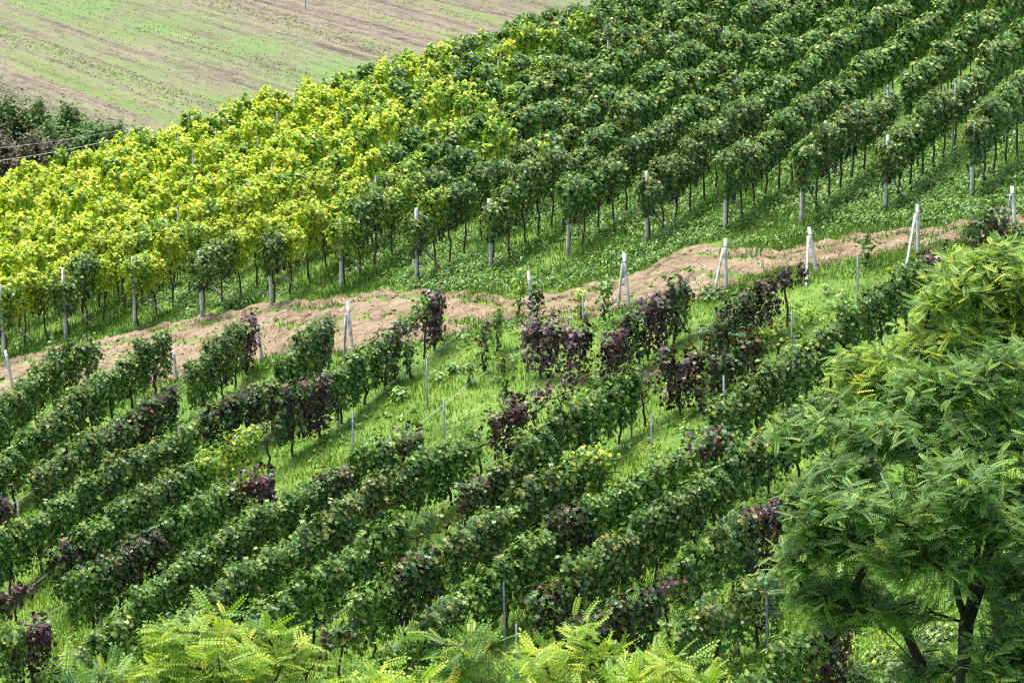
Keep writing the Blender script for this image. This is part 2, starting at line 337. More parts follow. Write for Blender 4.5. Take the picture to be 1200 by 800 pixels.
# dirt track between the two vineyards
TRK = [(-80, 448, 446, 476), (0, 438, 423, 466), (60, 432, 410, 460), (130, 424, 396, 456), (200, 408, 380, 450), (300, 388, 357, 424), (400, 378, 345, 414), (500, 365, 338, 400), (600, 360, 348, 378), (700, 350, 333, 372), (760, 332, 314, 356), (810, 318, 286, 352), (870, 312, 293, 334), (950, 299, 284, 316), (1050, 281, 268, 298), (1150, 270, 260, 282), (1260, 254, 245, 264)]
tu = np.array([r[0] for r in TRK], float)
edge_hi = np.array([hit(r[0], r[2])[:2] for r in TRK]); edge_lo = np.array([hit(r[0], r[3])[:2] for r in TRK])
def track_limits(a):
    """across-limits of the dirt at along-track coordinate a"""
    ah, th_ = along(*edge_hi.T), across(*edge_hi.T); al, tl = along(*edge_lo.T), across(*edge_lo.T)
    oh, ol = np.argsort(ah), np.argsort(al)
    return np.interp(a, ah[oh], th_[oh]), np.interp(a, al[ol], tl[ol])
def wob(a, k): return .22*np.sin(a*1.9+k)+.16*np.sin(a*4.7+2*k)+.10*np.sin(a*9.1+3*k)
A = np.arange(-26, 30, .10); B = np.linspace(0, 1, 48)
hi_, lo_ = track_limits(A); hi_ = hi_ + wob(A, 1)*.8; lo_ = lo_ + wob(A, 4)*.6
lo_ = np.maximum(lo_, hi_+.5)
tt = hi_[:, None] + (lo_-hi_)[:, None]*B[None]; aa = np.repeat(A[:, None], len(B), 1)
X = P0[0] + aa*DD[0] + tt*NN[0]; Y = P0[1] + aa*DD[1] + tt*NN[1]
edge = np.minimum(B, 1-B)[None]*(lo_-hi_)[:, None]
cl = rs.normal(0, .035, X.shape) + .03*np.sin(aa*6.3+tt*2)*np.sin(tt*7.1)
for rt_ in (.9, 2.5): cl = cl - .16*np.exp(-((tt-hi_[:, None]-rt_-.15*np.sin(aa*.5))/.18)**2)
for k_ in range(6): cl = cl + .008*np.sin(aa*rs.uniform(2, 9)+tt*rs.uniform(-9, 9)+k_)
Z = zg(X, Y) + np.clip(edge*.32-.03, -.04, .062) + cl*np.clip(edge*2, 0, 1)
V = np.stack([X, Y, Z], -1).reshape(-1, 3); nb = len(B)
i = (np.arange(len(A)-1)[:, None]*nb + np.arange(nb-1)[None]).reshape(-1)
tag(obj('dirt_track', quad_mesh('dirt_track', V, np.stack([i, i+nb, i+nb+1, i+1], 1), M['dirt'], True)), kind='structure')
ns = 9000; r_ = np.random.RandomState(77); sa = r_.uniform(-25, 29, ns); sb = r_.uniform(.02, .98, ns)
sh, sl = np.interp(sa, A, hi_), np.interp(sa, A, lo_); st_ = sh+(sl-sh)*sb
sx, sy = P0[0]+sa*DD[0]+st_*NN[0], P0[1]+sa*DD[1]+st_*NN[1]; sz = zg(sx, sy)+.04
sr = np.exp(r_.normal(-3.6, .5, ns)).clip(.012, .09)
oc = np.array([(1, 0, 0), (-1, 0, 0), (0, 1, 0), (0, -1, 0), (0, 0, .7), (0, 0, -.7)], float)
Vs = np.stack([sx, sy, sz], 1)[:, None]+oc[None]*sr[:, None, None]*r_.uniform(.6, 1.3, (ns, 6, 1))
ft = np.array([(0, 2, 4), (2, 1, 4), (1, 3, 4), (3, 0, 4), (2, 0, 5), (1, 2, 5), (3, 1, 5), (0, 3, 5)])
Ts = (ft[None]+(np.arange(ns)*6)[:, None, None]).reshape(-1, 3)
tag(obj('soil_clods', tri_mesh('soil_clods', Vs.reshape(-1, 3), Ts, M['dirt'])), 'loose clods and small stones scattered over the dirt track', 'clods', kind='stuff')
def on_dirt(x, y, grow=0.0):
    a, t = along(x, y), across(x, y); h, l = track_limits(a)
    return (t > h+wob(a, 1)*.8-grow) & (t < l+wob(a, 4)*.6+grow)

# ------------------------------------------------------------------ vines: variants
def variant_set(base, n, **kw):
    out = []
    for k in range(n):
        rng = np.random.RandomState(base+k); v, t = vine_leaves(rng, **kw); out.append((v, t))
    return out
VS = {
 'low':  variant_set(100, 8, length=1.2, z0=.40, z1=1.47, thick=.15, shoots=40, per=28, droop=.90, lean=.16),
 'tall': variant_set(200, 9, length=.95, z0=.98, z1=2.08, thick=.20, shoots=36, per=30, droop=.86, lean=.16),
 'loose': variant_set(300, 6, length=1.10, z0=.22, z1=1.42, thick=.18, shoots=27, per=28, droop=1.0, lean=.24),
 'sparse': variant_set(400, 4, length=1.2, z0=.75, z1=1.35, thick=.16, shoots=7, per=18, droop=.7, lean=.6),
 'column': variant_set(500, 4, length=.30, z0=.12, z1=1.15, thick=.12, shoots=9, per=18, droop=.5, lean=.06, size=(.07, .12)),
 'arch': variant_set(600, 3, length=1.2, z0=1.0, z1=1.45, thick=.14, shoots=9, per=20, droop=1.6, lean=.4),
}
MESH = {}
def vine_mesh(style, k, cls):
    key = (style, k % len(VS[style]), cls)
    if key not in MESH:
        v, t = VS[style][key[1]]; MESH[key] = tri_mesh('vine_foliage', v, t, M[cls])
    return MESH[key]
TRUNK = {}
for st, h, wdt in (('low', .75, .5), ('tall', 1.2, .45), ('loose', .7, .5), ('sparse', .85, .55), ('column', .5, 0), ('arch', 1.05, .5)):
    TRUNK[st] = []
    for k in range(4):
        rng = np.random.RandomState(40+k)
        z = np.linspace(-.15, h, 7); pts = np.stack([rng.normal(0, .02, 7)+.05*np.sin(z*5+k), rng.normal(0, .02, 7), z], 1)
        paths = [(pts, np.linspace(.036, .022, 7))]
        if wdt:
            for sx in (-1, 1):
                xx = np.linspace(0, wdt*sx, 5); paths.append((np.stack([xx+pts[-1, 0], pts[-1, 1]+rng.normal(0, .02, 5), h+.04*np.sin(np.linspace(0, 3, 5))], 1), np.linspace(.02, .010, 5)))
        TRUNK[st].append(tube_mesh('vine_trunk', paths, M['vinewood']))
def bunch_mesh(seed):
    rng = np.random.RandomState(seed); P_ = []
    for k in range(34):
        z = -rng.uniform(0, .2); r = .052*(1-abs(z)/.26)
        a = rng.uniform(0, 6.28); P_.append((r*math.cos(a)*.8, r*math.sin(a)*.8, -.2*k/33))
    t = (1+5**.5)/2
    ico = np.array([(-1,t,0),(1,t,0),(-1,-t,0),(1,-t,0),(0,-1,t),(0,1,t),(0,-1,-t),(0,1,-t),(t,0,-1),(t,0,1),(-t,0,-1),(-t,0,1)])/math.sqrt(1+t*t)
    fc = np.array([(0,11,5),(0,5,1),(0,1,7),(0,7,10),(0,10,11),(1,5,9),(5,11,4),(11,10,2),(10,7,6),(7,1,8),(3,9,4),(3,4,2),(3,2,6),(3,6,8),(3,8,9),(4,9,5),(2,4,11),(6,2,10),(8,6,7),(9,8,1)])
    V = np.concatenate([np.array(p)+ico*.016 for p in P_]); T = np.concatenate([fc+12*i for i in range(len(P_))])
    return tri_mesh('grape_bunch', V, T, M['grape'], smooth=True)
BUNCH = [bunch_mesh(s) for s in range(3)]
ORD = 'first second third fourth fifth sixth seventh eighth ninth tenth eleventh twelfth thirteenth fourteenth fifteenth sixteenth seventeenth eighteenth nineteenth twentieth'.split()
ORD += ['twenty-'+o for o in ORD[:9]] + ['thirtieth']
PROTO = {}
def grapevine(style, k, cls, loc, rotz, sc, label, group, bunches=0):
    """a vine: copies of the first vine of its style (Empty > foliage, trunk, grape_bunch), each with its own leaves"""
    if style not in PROTO:
        r = bpy.data.objects.new('grapevine', None); COL.objects.link(r)
        f = obj('foliage', vine_mesh(style, k, cls), r); t = obj('trunk', TRUNK[style][k % 4], r)
        PROTO[style] = (r, f, t)
    else:
        r0, f0, t0 = PROTO[style]
        r = r0.copy(); COL.objects.link(r)
        f = f0.copy(); COL.objects.link(f); f.parent = r; f.data = vine_mesh(style, k, cls)
        t = t0.copy(); COL.objects.link(t); t.parent = r; t.data = TRUNK[style][k % 4]
    r.location = [float(c) for c in loc]; r.rotation_euler = (0, 0, rotz); r.scale = (1, 1, sc)
    rng = np.random.RandomState(k*7+3)
    for b in range(bunches):
        g = obj('grape_bunch', BUNCH[b % 3], r)
        hz = {'tall': 1.02, 'low': .55, 'loose': .55}.get(style, .6)
        g.location = (rng.uniform(-.45, .45), rng.uniform(-.16, .16), hz+rng.uniform(-.1, .16)); g.rotation_euler = (0, 0, b)
    return tag(r, label, 'grapevine', group)

# ------------------------------------------------------------------ lower vineyard: rows traced by their tops
# per row: crest of the foliage (u, v) and spans (u0, u1, leaf class, style)
LOW = [
 ([(-40, 515), (0, 478), (48, 428), (84, 404), (114, 400)], [(-40, 112, 'deep', 'low')]),
 ([(-50, 580), (0, 540), (40, 502), (84, 464), (128, 436), (168, 400), (202, 388)], [(-50, 42, 'green', 'low'), (42, 90, 'gold', 'low'), (90, 202, 'deep', 'low')]),
 ([(-40, 618), (18, 568), (72, 534), (128, 498), (192, 462), (224, 436), (260, 398), (284, 376), (306, 368)],
  [(-40, 16, 'purple', 'loose'), (24, 60, 'gold', 'low'), (60, 140, 'gold', 'low'), (140, 194, 'mixed', 'low'), (222, 284, 'deep', 'low'), (284, 310, 'purple', 'loose')]),
 ([(-30, 655), (0, 632), (36, 604), (96, 568), (140, 538), (192, 518), (240, 487), (280, 462), (320, 442), (356, 394), (390, 368), (402, 356)],
  [(-30, 60, 'green', 'low'), (60, 140, 'green', 'low'), (140, 200, 'gold', 'low'), (200, 238, 'green', 'loose'), (238, 284, 'mixed', 'low'), (284, 322, 'mixed', 'low'), (322, 356, 'deep', 'low'), (356, 386, 'mixed', 'low'), (386, 404, 'lime', 'sparse')]),
 ([(-30, 715), (0, 692), (34, 680), (68, 646), (116, 612), (156, 584), (200, 560), (240, 532), (268, 508), (312, 490), (344, 458), (380, 438), (440, 402), (490, 356), (512, 344)],
  [(-20, 46, 'purple', 'arch'), (64, 112, 'mixed', 'low'), (112, 165, 'green', 'low'), (165, 240, 'green', 'low'), (240, 292, 'lime', 'loose'), (292, 324, 'mixed', 'sparse'), (324, 352, 'mixed', 'low'), (352, 385, 'purple', 'loose'), (385, 446, 'green', 'low'), (448, 470, 'purple', 'loose'), (474, 500, 'mixed', 'arch'), (500, 522, 'purple', 'loose')]),
 ([(-20, 758), (0, 744), (30, 728), (64, 698), (104, 672), (140, 650), (168, 630), (200, 603), (240, 586), (286, 560), (318, 546)],
  [(-20, 26, 'green', 'low'), (26, 56, 'purple', 'loose'), (64, 110, 'green', 'low'), (110, 180, 'mixed', 'low'), (180, 236, 'green', 'low'), (236, 284, 'green', 'low'), (284, 326, 'purple', 'loose')]),
 ([(60, 778), (110, 745), (164, 700), (200, 670), (248, 632), (288, 606), (330, 584), (376, 560), (424, 526), (468, 505)],
  [(60, 150, 'green', 'loose'), (150, 290, 'green', 'low'), (290, 380, 'green', 'low'), (380, 424, 'mixed', 'low'), (424, 456, 'green', 'low'), (456, 478, 'mixed', 'loose')]),
 ([(170, 745), (256, 688), (284, 660), (328, 638), (360, 620), (400, 592), (440, 570), (480, 544), (512, 528), (544, 510), (576, 480), (610, 462), (650, 440), (668, 425)],
  [(170, 256, 'green', 'loose'), (256, 500, 'green', 'low'), (500, 546, 'mixed', 'low'), (546, 574, 'green', 'sparse'), (574, 612, 'purple', 'loose'), (614, 672, 'purple', 'sparse')]),
 ([(230, 764), (308, 710), (344, 690), (376, 662), (400, 650), (444, 618), (480, 604), (500, 590), (554, 566), (600, 542), (624, 508), (660, 486), (696, 464), (720, 448), (744, 434), (776, 420)],
  [(230, 304, 'green', 'loose'), (304, 480, 'green', 'low'), (480, 536, 'gold', 'sparse'), (548, 600, 'mixed', 'low'), (600, 692, 'deep', 'low'), (692, 746, 'mixed', 'low'), (748, 776, 'purple', 'sparse')]),
 ([(350, 756), (426, 698), (472, 666), (508, 640), (552, 618), (596, 598), (620, 572), (660, 538), (700, 528), (735, 520)],
  [(350, 430, 'mixed', 'sparse'), (430, 510, 'green', 'low'), (510, 600, 'gold', 'low'), (600, 660, 'green', 'low'), (660, 702, 'lime', 'loose'), (704, 736, 'lime', 'sparse')]),
 ([(430, 776), (480, 734), (512, 712), (548, 690), (588, 666), (626, 630), (668, 600), (696, 586), (740, 564), (784, 534), (832, 506)],
  [(430, 510, 'green', 'loose'), (510, 590, 'green', 'low'), (594, 648, 'green', 'low'), (648, 700, 'green', 'low'), (700, 766, 'green', 'low'), (766, 802, 'green', 'loose'), (802, 838, 'mixed', 'loose')]),
 ([(640, 692), (656, 680), (696, 648), (730, 630), (752, 610), (786, 588), (820, 566), (850, 545), (876, 520), (904, 502), (936, 478), (972, 458), (1020, 430)],
  [(640, 690, 'mixed', 'low'), (690, 776, 'green', 'low'), (776, 870, 'deep', 'low'), (870, 926, 'gold', 'low'), (926, 1020, 'deep', 'low')]),
 ([(690, 738), (712, 714), (756, 690), (800, 662), (843, 628), (874, 600), (910, 584), (957, 562), (990, 545)],
  [(690, 756, 'mixed', 'low'), (756, 792, 'purple', 'sparse'), (792, 868, 'green', 'low'), (868, 922, 'purple', 'loose'), (922, 990, 'mixed', 'low')]),
 ([(790, 735), (820, 712), (853, 690), (893, 672), (933, 640)], [(790, 848, 'gold', 'loose'), (848, 935, 'green', 'loose')]),
 ([(880, 795), (900, 772), (940, 742), (980, 718), (1016, 712)], [(880, 965, 'green', 'low'), (965, 1016, 'purple', 'loose')]),
]
# pieces of the rows beyond the gaps: separate runs ending at the posts by the track
LOW2 = [
 (7, [(620, 375), (640, 372), (675, 380)], [(626, 676, 'purple', 'loose')], 'seventh'),
 (8, [(714, 398), (734, 372), (770, 345), (802, 326)], [(714, 806, 'purple', 'loose')], 'eighth'),
 (9, [(786, 418), (800, 408), (818, 410)], [(788, 818, 'purple', 'loose')], 'ninth'),
 (9, [(834, 376), (860, 350), (900, 328), (930, 306)], [(838, 908, 'purple', 'loose'), (908, 934, 'purple', 'arch')], 'ninth'),
 (10, [(838, 420), (866, 396), (900, 378), (930, 366)], [(838, 896, 'mixed', 'loose'), (896, 926, 'lime', 'sparse')], 'tenth'),
 (11, [(846, 474), (884, 442), (926, 416), (960, 392), (988, 368), (1040, 334), (1066, 316), (1104, 288)], [(848, 1012, 'deep', 'low'), (1012, 1090, 'deep', 'low'), (1090, 1122, 'purple', 'loose')], 'eleventh'),
 (11, [(1148, 252), (1176, 246)], [(1146, 1178, 'purple', 'loose')], 'eleventh'),
]
CW = {'green': 'green', 'deep': 'dark green', 'gold': 'green and golden', 'lime': 'yellowish green', 'yellow': 'yellow', 'purple': 'dark purple', 'mixed': 'purple and green'}
SW = {'low': 'bushy', 'loose': 'loose hanging', 'sparse': 'thin trailing', 'arch': 'arching', 'column': 'narrow upright', 'tall': 'tall'}
HT = {'low': 1.50, 'loose': 1.42, 'sparse': 1.30, 'arch': 1.50, 'column': 1.2}
nv = 0; low_pts = []; ROWLINE = []
def plant_row(crest, spans, rowname, tail=''):
    global nv
    crest = np.array(crest, float)
    uu = np.arange(crest[0, 0], crest[-1, 0]+.1, 4.0); vv = np.interp(uu, crest[:, 0], crest[:, 1])
    G = np.array([hit(u, v, 1.47) for u, v in zip(uu, vv)]); G[:, 2] -= 1.47
    # a straight, gently bending line on the ground
    s = np.concatenate([[0], np.cumsum(np.linalg.norm(np.diff(G[:, :2], axis=0), axis=1))])
    deg = 3 if s[-1] > 6 else (2 if s[-1] > 3 else 1)
    fx = np.polynomial.Polynomial.fit(s, G[:, 0], deg)(s); fy = np.polynomial.Polynomial.fit(s, G[:, 1], deg)(s)
    step = .92; n = 0
    tl = [t for t in np.arange(step*.35, s[-1]+.01, step)]
    ul = [np.interp(t, s, uu) for t in tl]
    for sp_ in spans:
        if not any(sp_[0] <= q_ <= sp_[1] for q_ in ul): tl.append(float(np.interp((sp_[0]+sp_[1])/2, uu, s)))
    for t in sorted(tl):
        u = np.interp(t, s, uu)
        hitspan = [sp_ for sp_ in spans if sp_[0] <= u <= sp_[1]]
        if not hitspan: continue
        _, _, cls, style = hitspan[0]
        x, y = np.interp(t, s, fx), np.interp(t, s, fy)
        dx, dy = np.interp(t+.3, s, fx)-np.interp(t-.3, s, fx), np.interp(t+.3, s, fy)-np.interp(t-.3, s, fy)
        r = random.Random(nv)
        if cls == 'green' and r.random() < .05: cls = 'mixed'
        if cls == 'green' and r.random() < .2: cls = 'gold'
        if cls == 'deep' and r.random() < .25: cls = 'green'
        if cls == 'mixed' and r.random() < .25: cls = 'green'
        if cls == 'purple' and r.random() < .15: cls = 'mixed'
        z = float(zg(x, y))
        # crest height the photograph shows at this spot
        vt = np.interp(u, uu, vv); hh = 1.47
        for h_ in np.arange(.9, 2.1, .05):
            if proj((x, y, z+h_))[1] <= np.interp(proj((x, y, z+h_))[0], uu, vv): hh = h_; break
        sc = np.clip(hh/1.47, .82, 1.3)*r.uniform(.95, 1.06)
        n += 1
        lab = f"{SW[style]} {CW[cls]} vine, {ORD[n-1]} uphill in the {rowname}{tail}"
        grapevine(style, nv, cls, (x, y, z), math.atan2(dy, dx) + (math.pi if r.random() < .5 else 0), sc, lab, f'vines of the {rowname}', bunches=r.choice([0, 1, 2, 2]) if style in ('low', 'loose') else 0)
        low_pts.append((x, y, u)); nv += 1
    return fx, fy, s, uu
for k, (crest, spans) in enumerate(LOW):
    ROWLINE.append(plant_row(crest, spans, f'{ORD[k]} lower row'))
for (k, crest, spans, nm) in LOW2:
    plant_row(crest, spans, f'{nm} lower row', ' past its gap')
# lone young vines in the gaps (u, v of the foot, height px, class, style, label)
for (u, v, hpx, cls, label) in [
    (549, 452, 30, 'deep', 'small dark green young vine standing alone in the grass gap, shortest of all'),
    (566, 437, 64, 'mixed', 'brown topped slim vine in the grass gap below two upright young vines'),
    (582, 413, 52, 'deep', 'dark slim vine with a bent tip just below the dirt track'),
    (592, 470, 62, 'gold', 'narrow green and golden column vine standing alone in mid slope grass'),
    (629, 388, 62, 'mixed', 'brown and green climber hugging the white leaning post by the track'),
    (608, 372, 56, 'lime', 'yellow green climber leaning out from the white post by the track'),
    (682, 372, 34, 'lime', 'yellow tuft vine on top of the dark stake below the track'),
    (709, 378, 56, 'green', 'thin green S-curved climber close to the two legged post'),
    (697, 480, 46, 'gold', 'straggly half bare vine amid grass beside the purple row'),
    (1016, 312, 40, 'green', 'thin green climber beside the blue grey stake at the track edge'),
    (482, 442, 48, 'gold', 'withered green vine under the purple arch at the fifth row end'),
    ]:
    p = hit(u, v); s_ = hpx/(F/(p @ FW)); sc = s_/1.2
    o = grapevine('column', nv, cls, p, random.uniform(0, 6), sc, label, 'lone young vines in the grass gaps'); o.scale = (1, 1, sc) if hpx > 40 else (.9, .9, sc); nv += 1
N_LOW = nv

# ------------------------------------------------------------------ upper vineyard
UPOST = [(5, 420), (77, 400), (158, 385), (237, 373), (319, 358), (400, 340), (488, 331), (576, 316), (665, 300), (758, 287), (850, 273), (939, 263), (1037, 249), (1138, 233)]
UP_G = [hit(*p) for p in UPOST]
starts = [(k, np.array(g[:2])) for k, g in enumerate(UP_G)]
stepv = (UP_G[4][:2]-UP_G[0][:2])/4
extra_l = [(-i, np.array(UP_G[0][:2]) - stepv*i) for i in range(1, 14)]
stepr = (UP_G[13][:2]-UP_G[11][:2])/2
extra_r = [(13+i, np.array(UP_G[13][:2]) + stepr*i) for i in range(1, 4)]
def yellowness(u, v, r):
    # where the autumn yellow stands on the slope
    e = 470 + (300-v)*.62
    y = (e-u)/190 + r.uniform(-.5, .5)
    if v < 190-.31*u + 62: y -= .4 if u > 250 else .05
    return y
allv = []
for k, st in extra_l + starts + extra_r:
    for j in range(95):
        t = .12 + j*.92
        x, y = st + RD*t
        z = float(zg(x, y)); u, v, d = proj((x, y, z+1.3))
        q = -.416*(x+19.2) + .909*(y-95.6)
        if u > 1235 or u < -45 or v < -75 or q > 7: continue
        r = random.Random(k*1000+j)
        ye = yellowness(u, v, r)
        if k <= 6 and j < (1 + k % 2 if k < 5 else 3) and k >= 0: cls = 'deep' if r.random() < .7 else 'lime'
        elif ye > .5: cls = 'yellow' if r.random() < .85 else 'lime'
        elif ye > -.15: cls = 'lime' if r.random() < .75 else 'green'
        else: cls = 'deep' if r.random() < .55 else ('gold' if r.random() < .5 else 'green')
        allv.append((k, j, x, y, z, u, v, d, cls, r.uniform(.84, 1.14), r.random() < .03 and d < 82))
BUDGET = max(0, 300-N_LOW)
near = [a for a in allv if 0 <= a[0] <= 13 and -10 < a[5] < 1210]
near.sort(key=lambda a: (a[1], a[7])); near = near[:BUDGET]
nearset = {(a[0], a[1]) for a in near}
for a in near:
    k, j, x, y, z, u, v, d, cls, sc, _ = a
    lab = f"tall {CW[cls]} vine, {ORD[j]} uphill from the {ORD[k]} white end post"
    grapevine('tall', k*31+j, cls, (x, y, z), math.pi/2-ROW + (math.pi if (k+j) % 2 else 0), sc, lab, f'vines of the {ORD[k]} upper row', bunches=5 if j < 5 and k < 14 else 0); nv += 1
# all the vines further up the slope, past counting: one body of foliage and one of trunks
FARV = {}
for c in ('deep', 'green', 'gold', 'lime', 'yellow'): FARV[c] = []
VS['thin'] = variant_set(800, 9, length=.95, z0=.80, z1=2.1, thick=.16, shoots=20, per=28, droop=.7, lean=.14, size=(.085, .14), hi=False)
VS['far'] = variant_set(700, 9, length=.95, z0=1.0, z1=2.08, thick=.18, shoots=30, per=28, droop=.66, lean=.16, size=(.085, .14), hi=False)
VV, TT, MI = [], [], []; base = 0; tp = []
cl_names = list(FARV)
for a in allv:
    k, j, x, y, z, u, v, d, cls, sc, gap = a
    if (k, j) in nearset or gap: continue
    vv_, tt_ = VS['thin' if cls in ('yellow', 'lime') else 'far'][(k*5+j*3) % 9]; ang = math.pi/2-ROW + (math.pi if (k+j) % 2 else 0)
    c, s = math.cos(ang), math.sin(ang)
    p = np.stack([x+vv_[:, 0]*c-vv_[:, 1]*s, y+vv_[:, 0]*s+vv_[:, 1]*c, z+vv_[:, 2]*sc], 1)
    VV.append(p); TT.append(tt_+base); MI.append(np.full(len(tt_), cl_names.index(cls))); base += len(p)
    if d < 86: tp.append((np.array([(x, y, z-.1), (x+.03, y, z+.5), (x-.02, y+.02, z+1.25)]), np.array([.035, .03, .022])))
me = tri_mesh('uphill_vine_foliage', np.concatenate(VV), np.concatenate(TT), [M[c] for c in cl_names], np.concatenate(MI))
uv_ = tag(obj('uphill_vine_foliage', me), 'mass of yellow and green vine rows covering the slope up to the crest', 'vines', kind='stuff')
tk = tag(obj('trunks', tube_mesh('trunks', tp, M['vinewood'], 5), uv_), kind='stuff')
print('vines', nv, 'low', N_LOW, 'far', len(TT))

# ------------------------------------------------------------------ posts, stakes, wires
def pole(a, b, r0, r1, mat, sides=8, name='pole'):
    a, b = np.array(a, float), np.array(b, float); n = 5
    pts = a + (b-a)*np.linspace(0, 1, n)[:, None]
    return tube_mesh(name, [(pts, np.linspace(r0, r1, n))], mat, sides, smooth=sides > 6)
for k, g in enumerate(UP_G):
    r = random.Random(k)
    root = bpy.data.objects.new('end_post', None); COL.objects.link(root); root.location = g
    h = 2.05 + r.uniform(-.12, .12); ln = (r.uniform(-.09, .04), r.uniform(-.03, .05))
    if k < 2: h = 2.2
    obj('post', pole((0, 0, -.3), (ln[0], ln[1], h), .050, .045, M['concrete'], 4 if k % 3 else 8), root)
    bx = RD*1.5; zb = float(zg(g[0]+bx[0], g[1]+bx[1]))-g[2]
    obj('brace', pole((bx[0], bx[1], zb-.1), (ln[0]*.5, ln[1]*.5, 1.25), .034, .03, M['greywood'], 6), root)
    lab = ['white end post at the far left edge of the upper rows', 'white end post second from the left along the track'][k] if k < 2 else f'white end post of the {ORD[k]} upper row counted from the left'
    tag(root, lab, 'end post', 'white end posts of the upper rows')
# posts within the upper rows
ip0 = None; nin = 0
ipm = [pole((0, 0, -.3), (.02*i, .01, 2.12), .030, .028, M['steelpost'], 6) for i in (-1, 0, 1)]
for k, st in extra_l + starts + extra_r:
    for j in range(1, 10):
        t = j*5.4 + (k % 3)*.5
        x, y = st + RD*t; z = float(zg(x, y)); u, v, d = proj((x, y, z+2.1))
        q = -.416*(x+19.2) + .909*(y-95.6)
        if not (-5 < u < 1205 and -5 < v < 500) or q > 3: continue
        if ip0 is None:
            ip0 = bpy.data.objects.new('row_post', None); COL.objects.link(ip0); pm = obj('post', ipm[0], ip0); pc_ = obj('cap', pole((0, 0, 2.08), (0, 0, 2.16), .034, .034, M['steelpost'], 6), ip0); o = ip0
        else:
            o = ip0.copy(); COL.objects.link(o)
            c1 = pm.copy(); c1.parent = o; COL.objects.link(c1); c1.data = ipm[(k+j) % 3]
            c2 = pc_.copy(); c2.parent = o; COL.objects.link(c2)
        o.location = (x, y, z); o.rotation_euler = (0, 0, k); o.scale = (1, 1, (random.Random(k*77+j).uniform(.86, .99) + (.10 if k < 5 else 0)))
        where = 'yellow' if yellowness(u, v, random.Random(1)) > .3 else 'green'
        rown = f'{ORD[k]} upper row' if 0 <= k < 14 else (f'{ORD[-k-1]} row outside the first end post' if k < 0 else f'{ORD[k-14]} row past the last end post')
        tag(o, f'grey post in {where} vines, {ORD[j-1]} uphill in the {rown}', 'row post', 'posts inside the upper rows'); nin += 1
print('row posts', nin)
# two-legged and plain posts of the lower rows along the track
def px_pole_top(foot, u, v):
    """top of a pole that stands at foot: the point on the ray through (u, v) at the foot's depth"""
    d = ray(u, v); return d*((foot @ FW)/(d @ FW))
for (top, base_, br, lab) in [
    ((407, 353), (415, 432), (403, 428), 'weathered post with a short brace behind the fourth lower row'),
    ((502, 339), (512, 396), None, 'grey post leaning behind the purple arch vine by the track'),
    ((619, 317), (627, 388), None, 'white topped post wrapped in brown and yellow climbers by the track'),
    ((731, 296), (737, 362), (724, 362), 'two legged white post standing in open grass between climber and purple vines'),
    ((850, 279), (851, 343), (835, 352), 'two legged white post in line below the tall upper end post'),
    ((948, 266), (957, 321), (945, 337), 'two legged white post with bare grass and no vine at its foot'),
    ((1075, 240), (1076, 298), (1061, 318), 'two legged white post rising just behind the dark eleventh row'),
    ((1186, 218), (1190, 272), (1181, 266), 'two legged white post above the golden robinia crown'),
    ((300, 373), (308, 425), None, 'grey post leaning behind the purple vine of the third lower row'),
    ((203, 410), (207, 447), None, 'slim grey post at the end of the second lower row'),
    ((6, 410), (16, 458), None, 'grey post leaning at the photo edge just below the first white post')]:
    f = hit(*base_); tpnt = px_pole_top(f, *top)
    root = bpy.data.objects.new('track_post', None); COL.objects.link(root); root.location = f
    t = tpnt-f; obj('post', pole((-t*.15), t, .049, .042, M['greywood'] if br is None else M['concrete'], 4), root)
    if br:
        b = hit(*br)-f; e = t*.82+np.array([-.06, -.06, 0])
        obj('brace', pole(b-(e-b)*.08, e, .036, .033, M['concrete'], 4), root)
    obj('wire_tie', tube_mesh('wire_tie', [(np.array([(math.cos(a)*.066, math.sin(a)*.066, 0) for a in np.linspace(0, 6.28, 9)])+t*.85, .008)], M['steel'], 5), root)
    tag(root, lab, 'post', 'posts of the lower rows along the track')
STK = [((204, 455), (207, 520), 3), ((209, 500), (212, 556), 4), ((21, 585), (22, 640), 3), ((319, 545), (322, 604), 6), ((413, 483), (414, 535), 6), ((500, 421), (501, 479), 6), ((520, 470), (521, 520), 7),
       ((541, 538), (541, 592), 8), ((626, 448), (629, 495), 8), ((683, 345), (684, 416), 7), ((711, 398), (711, 452), 8), ((740, 440), (740, 514), 9), ((763, 485), (764, 544), 10), ((820, 380), (820, 450), 9), ((791, 545), (792, 580), 11),
       ((848, 440), (849, 522), 10), ((928, 363), (928, 418), 10), ((1005, 300), (1005, 358), 10), ((590, 680), (592, 760), 11), ((605, 730), (606, 794), 12), ((898, 690), (899, 772), 14), ((302, 455), (303, 490), 4), ((396, 465), (397, 500), 5), ((116, 690), (119, 735), 6), ((477, 394), (478, 434), 5)]
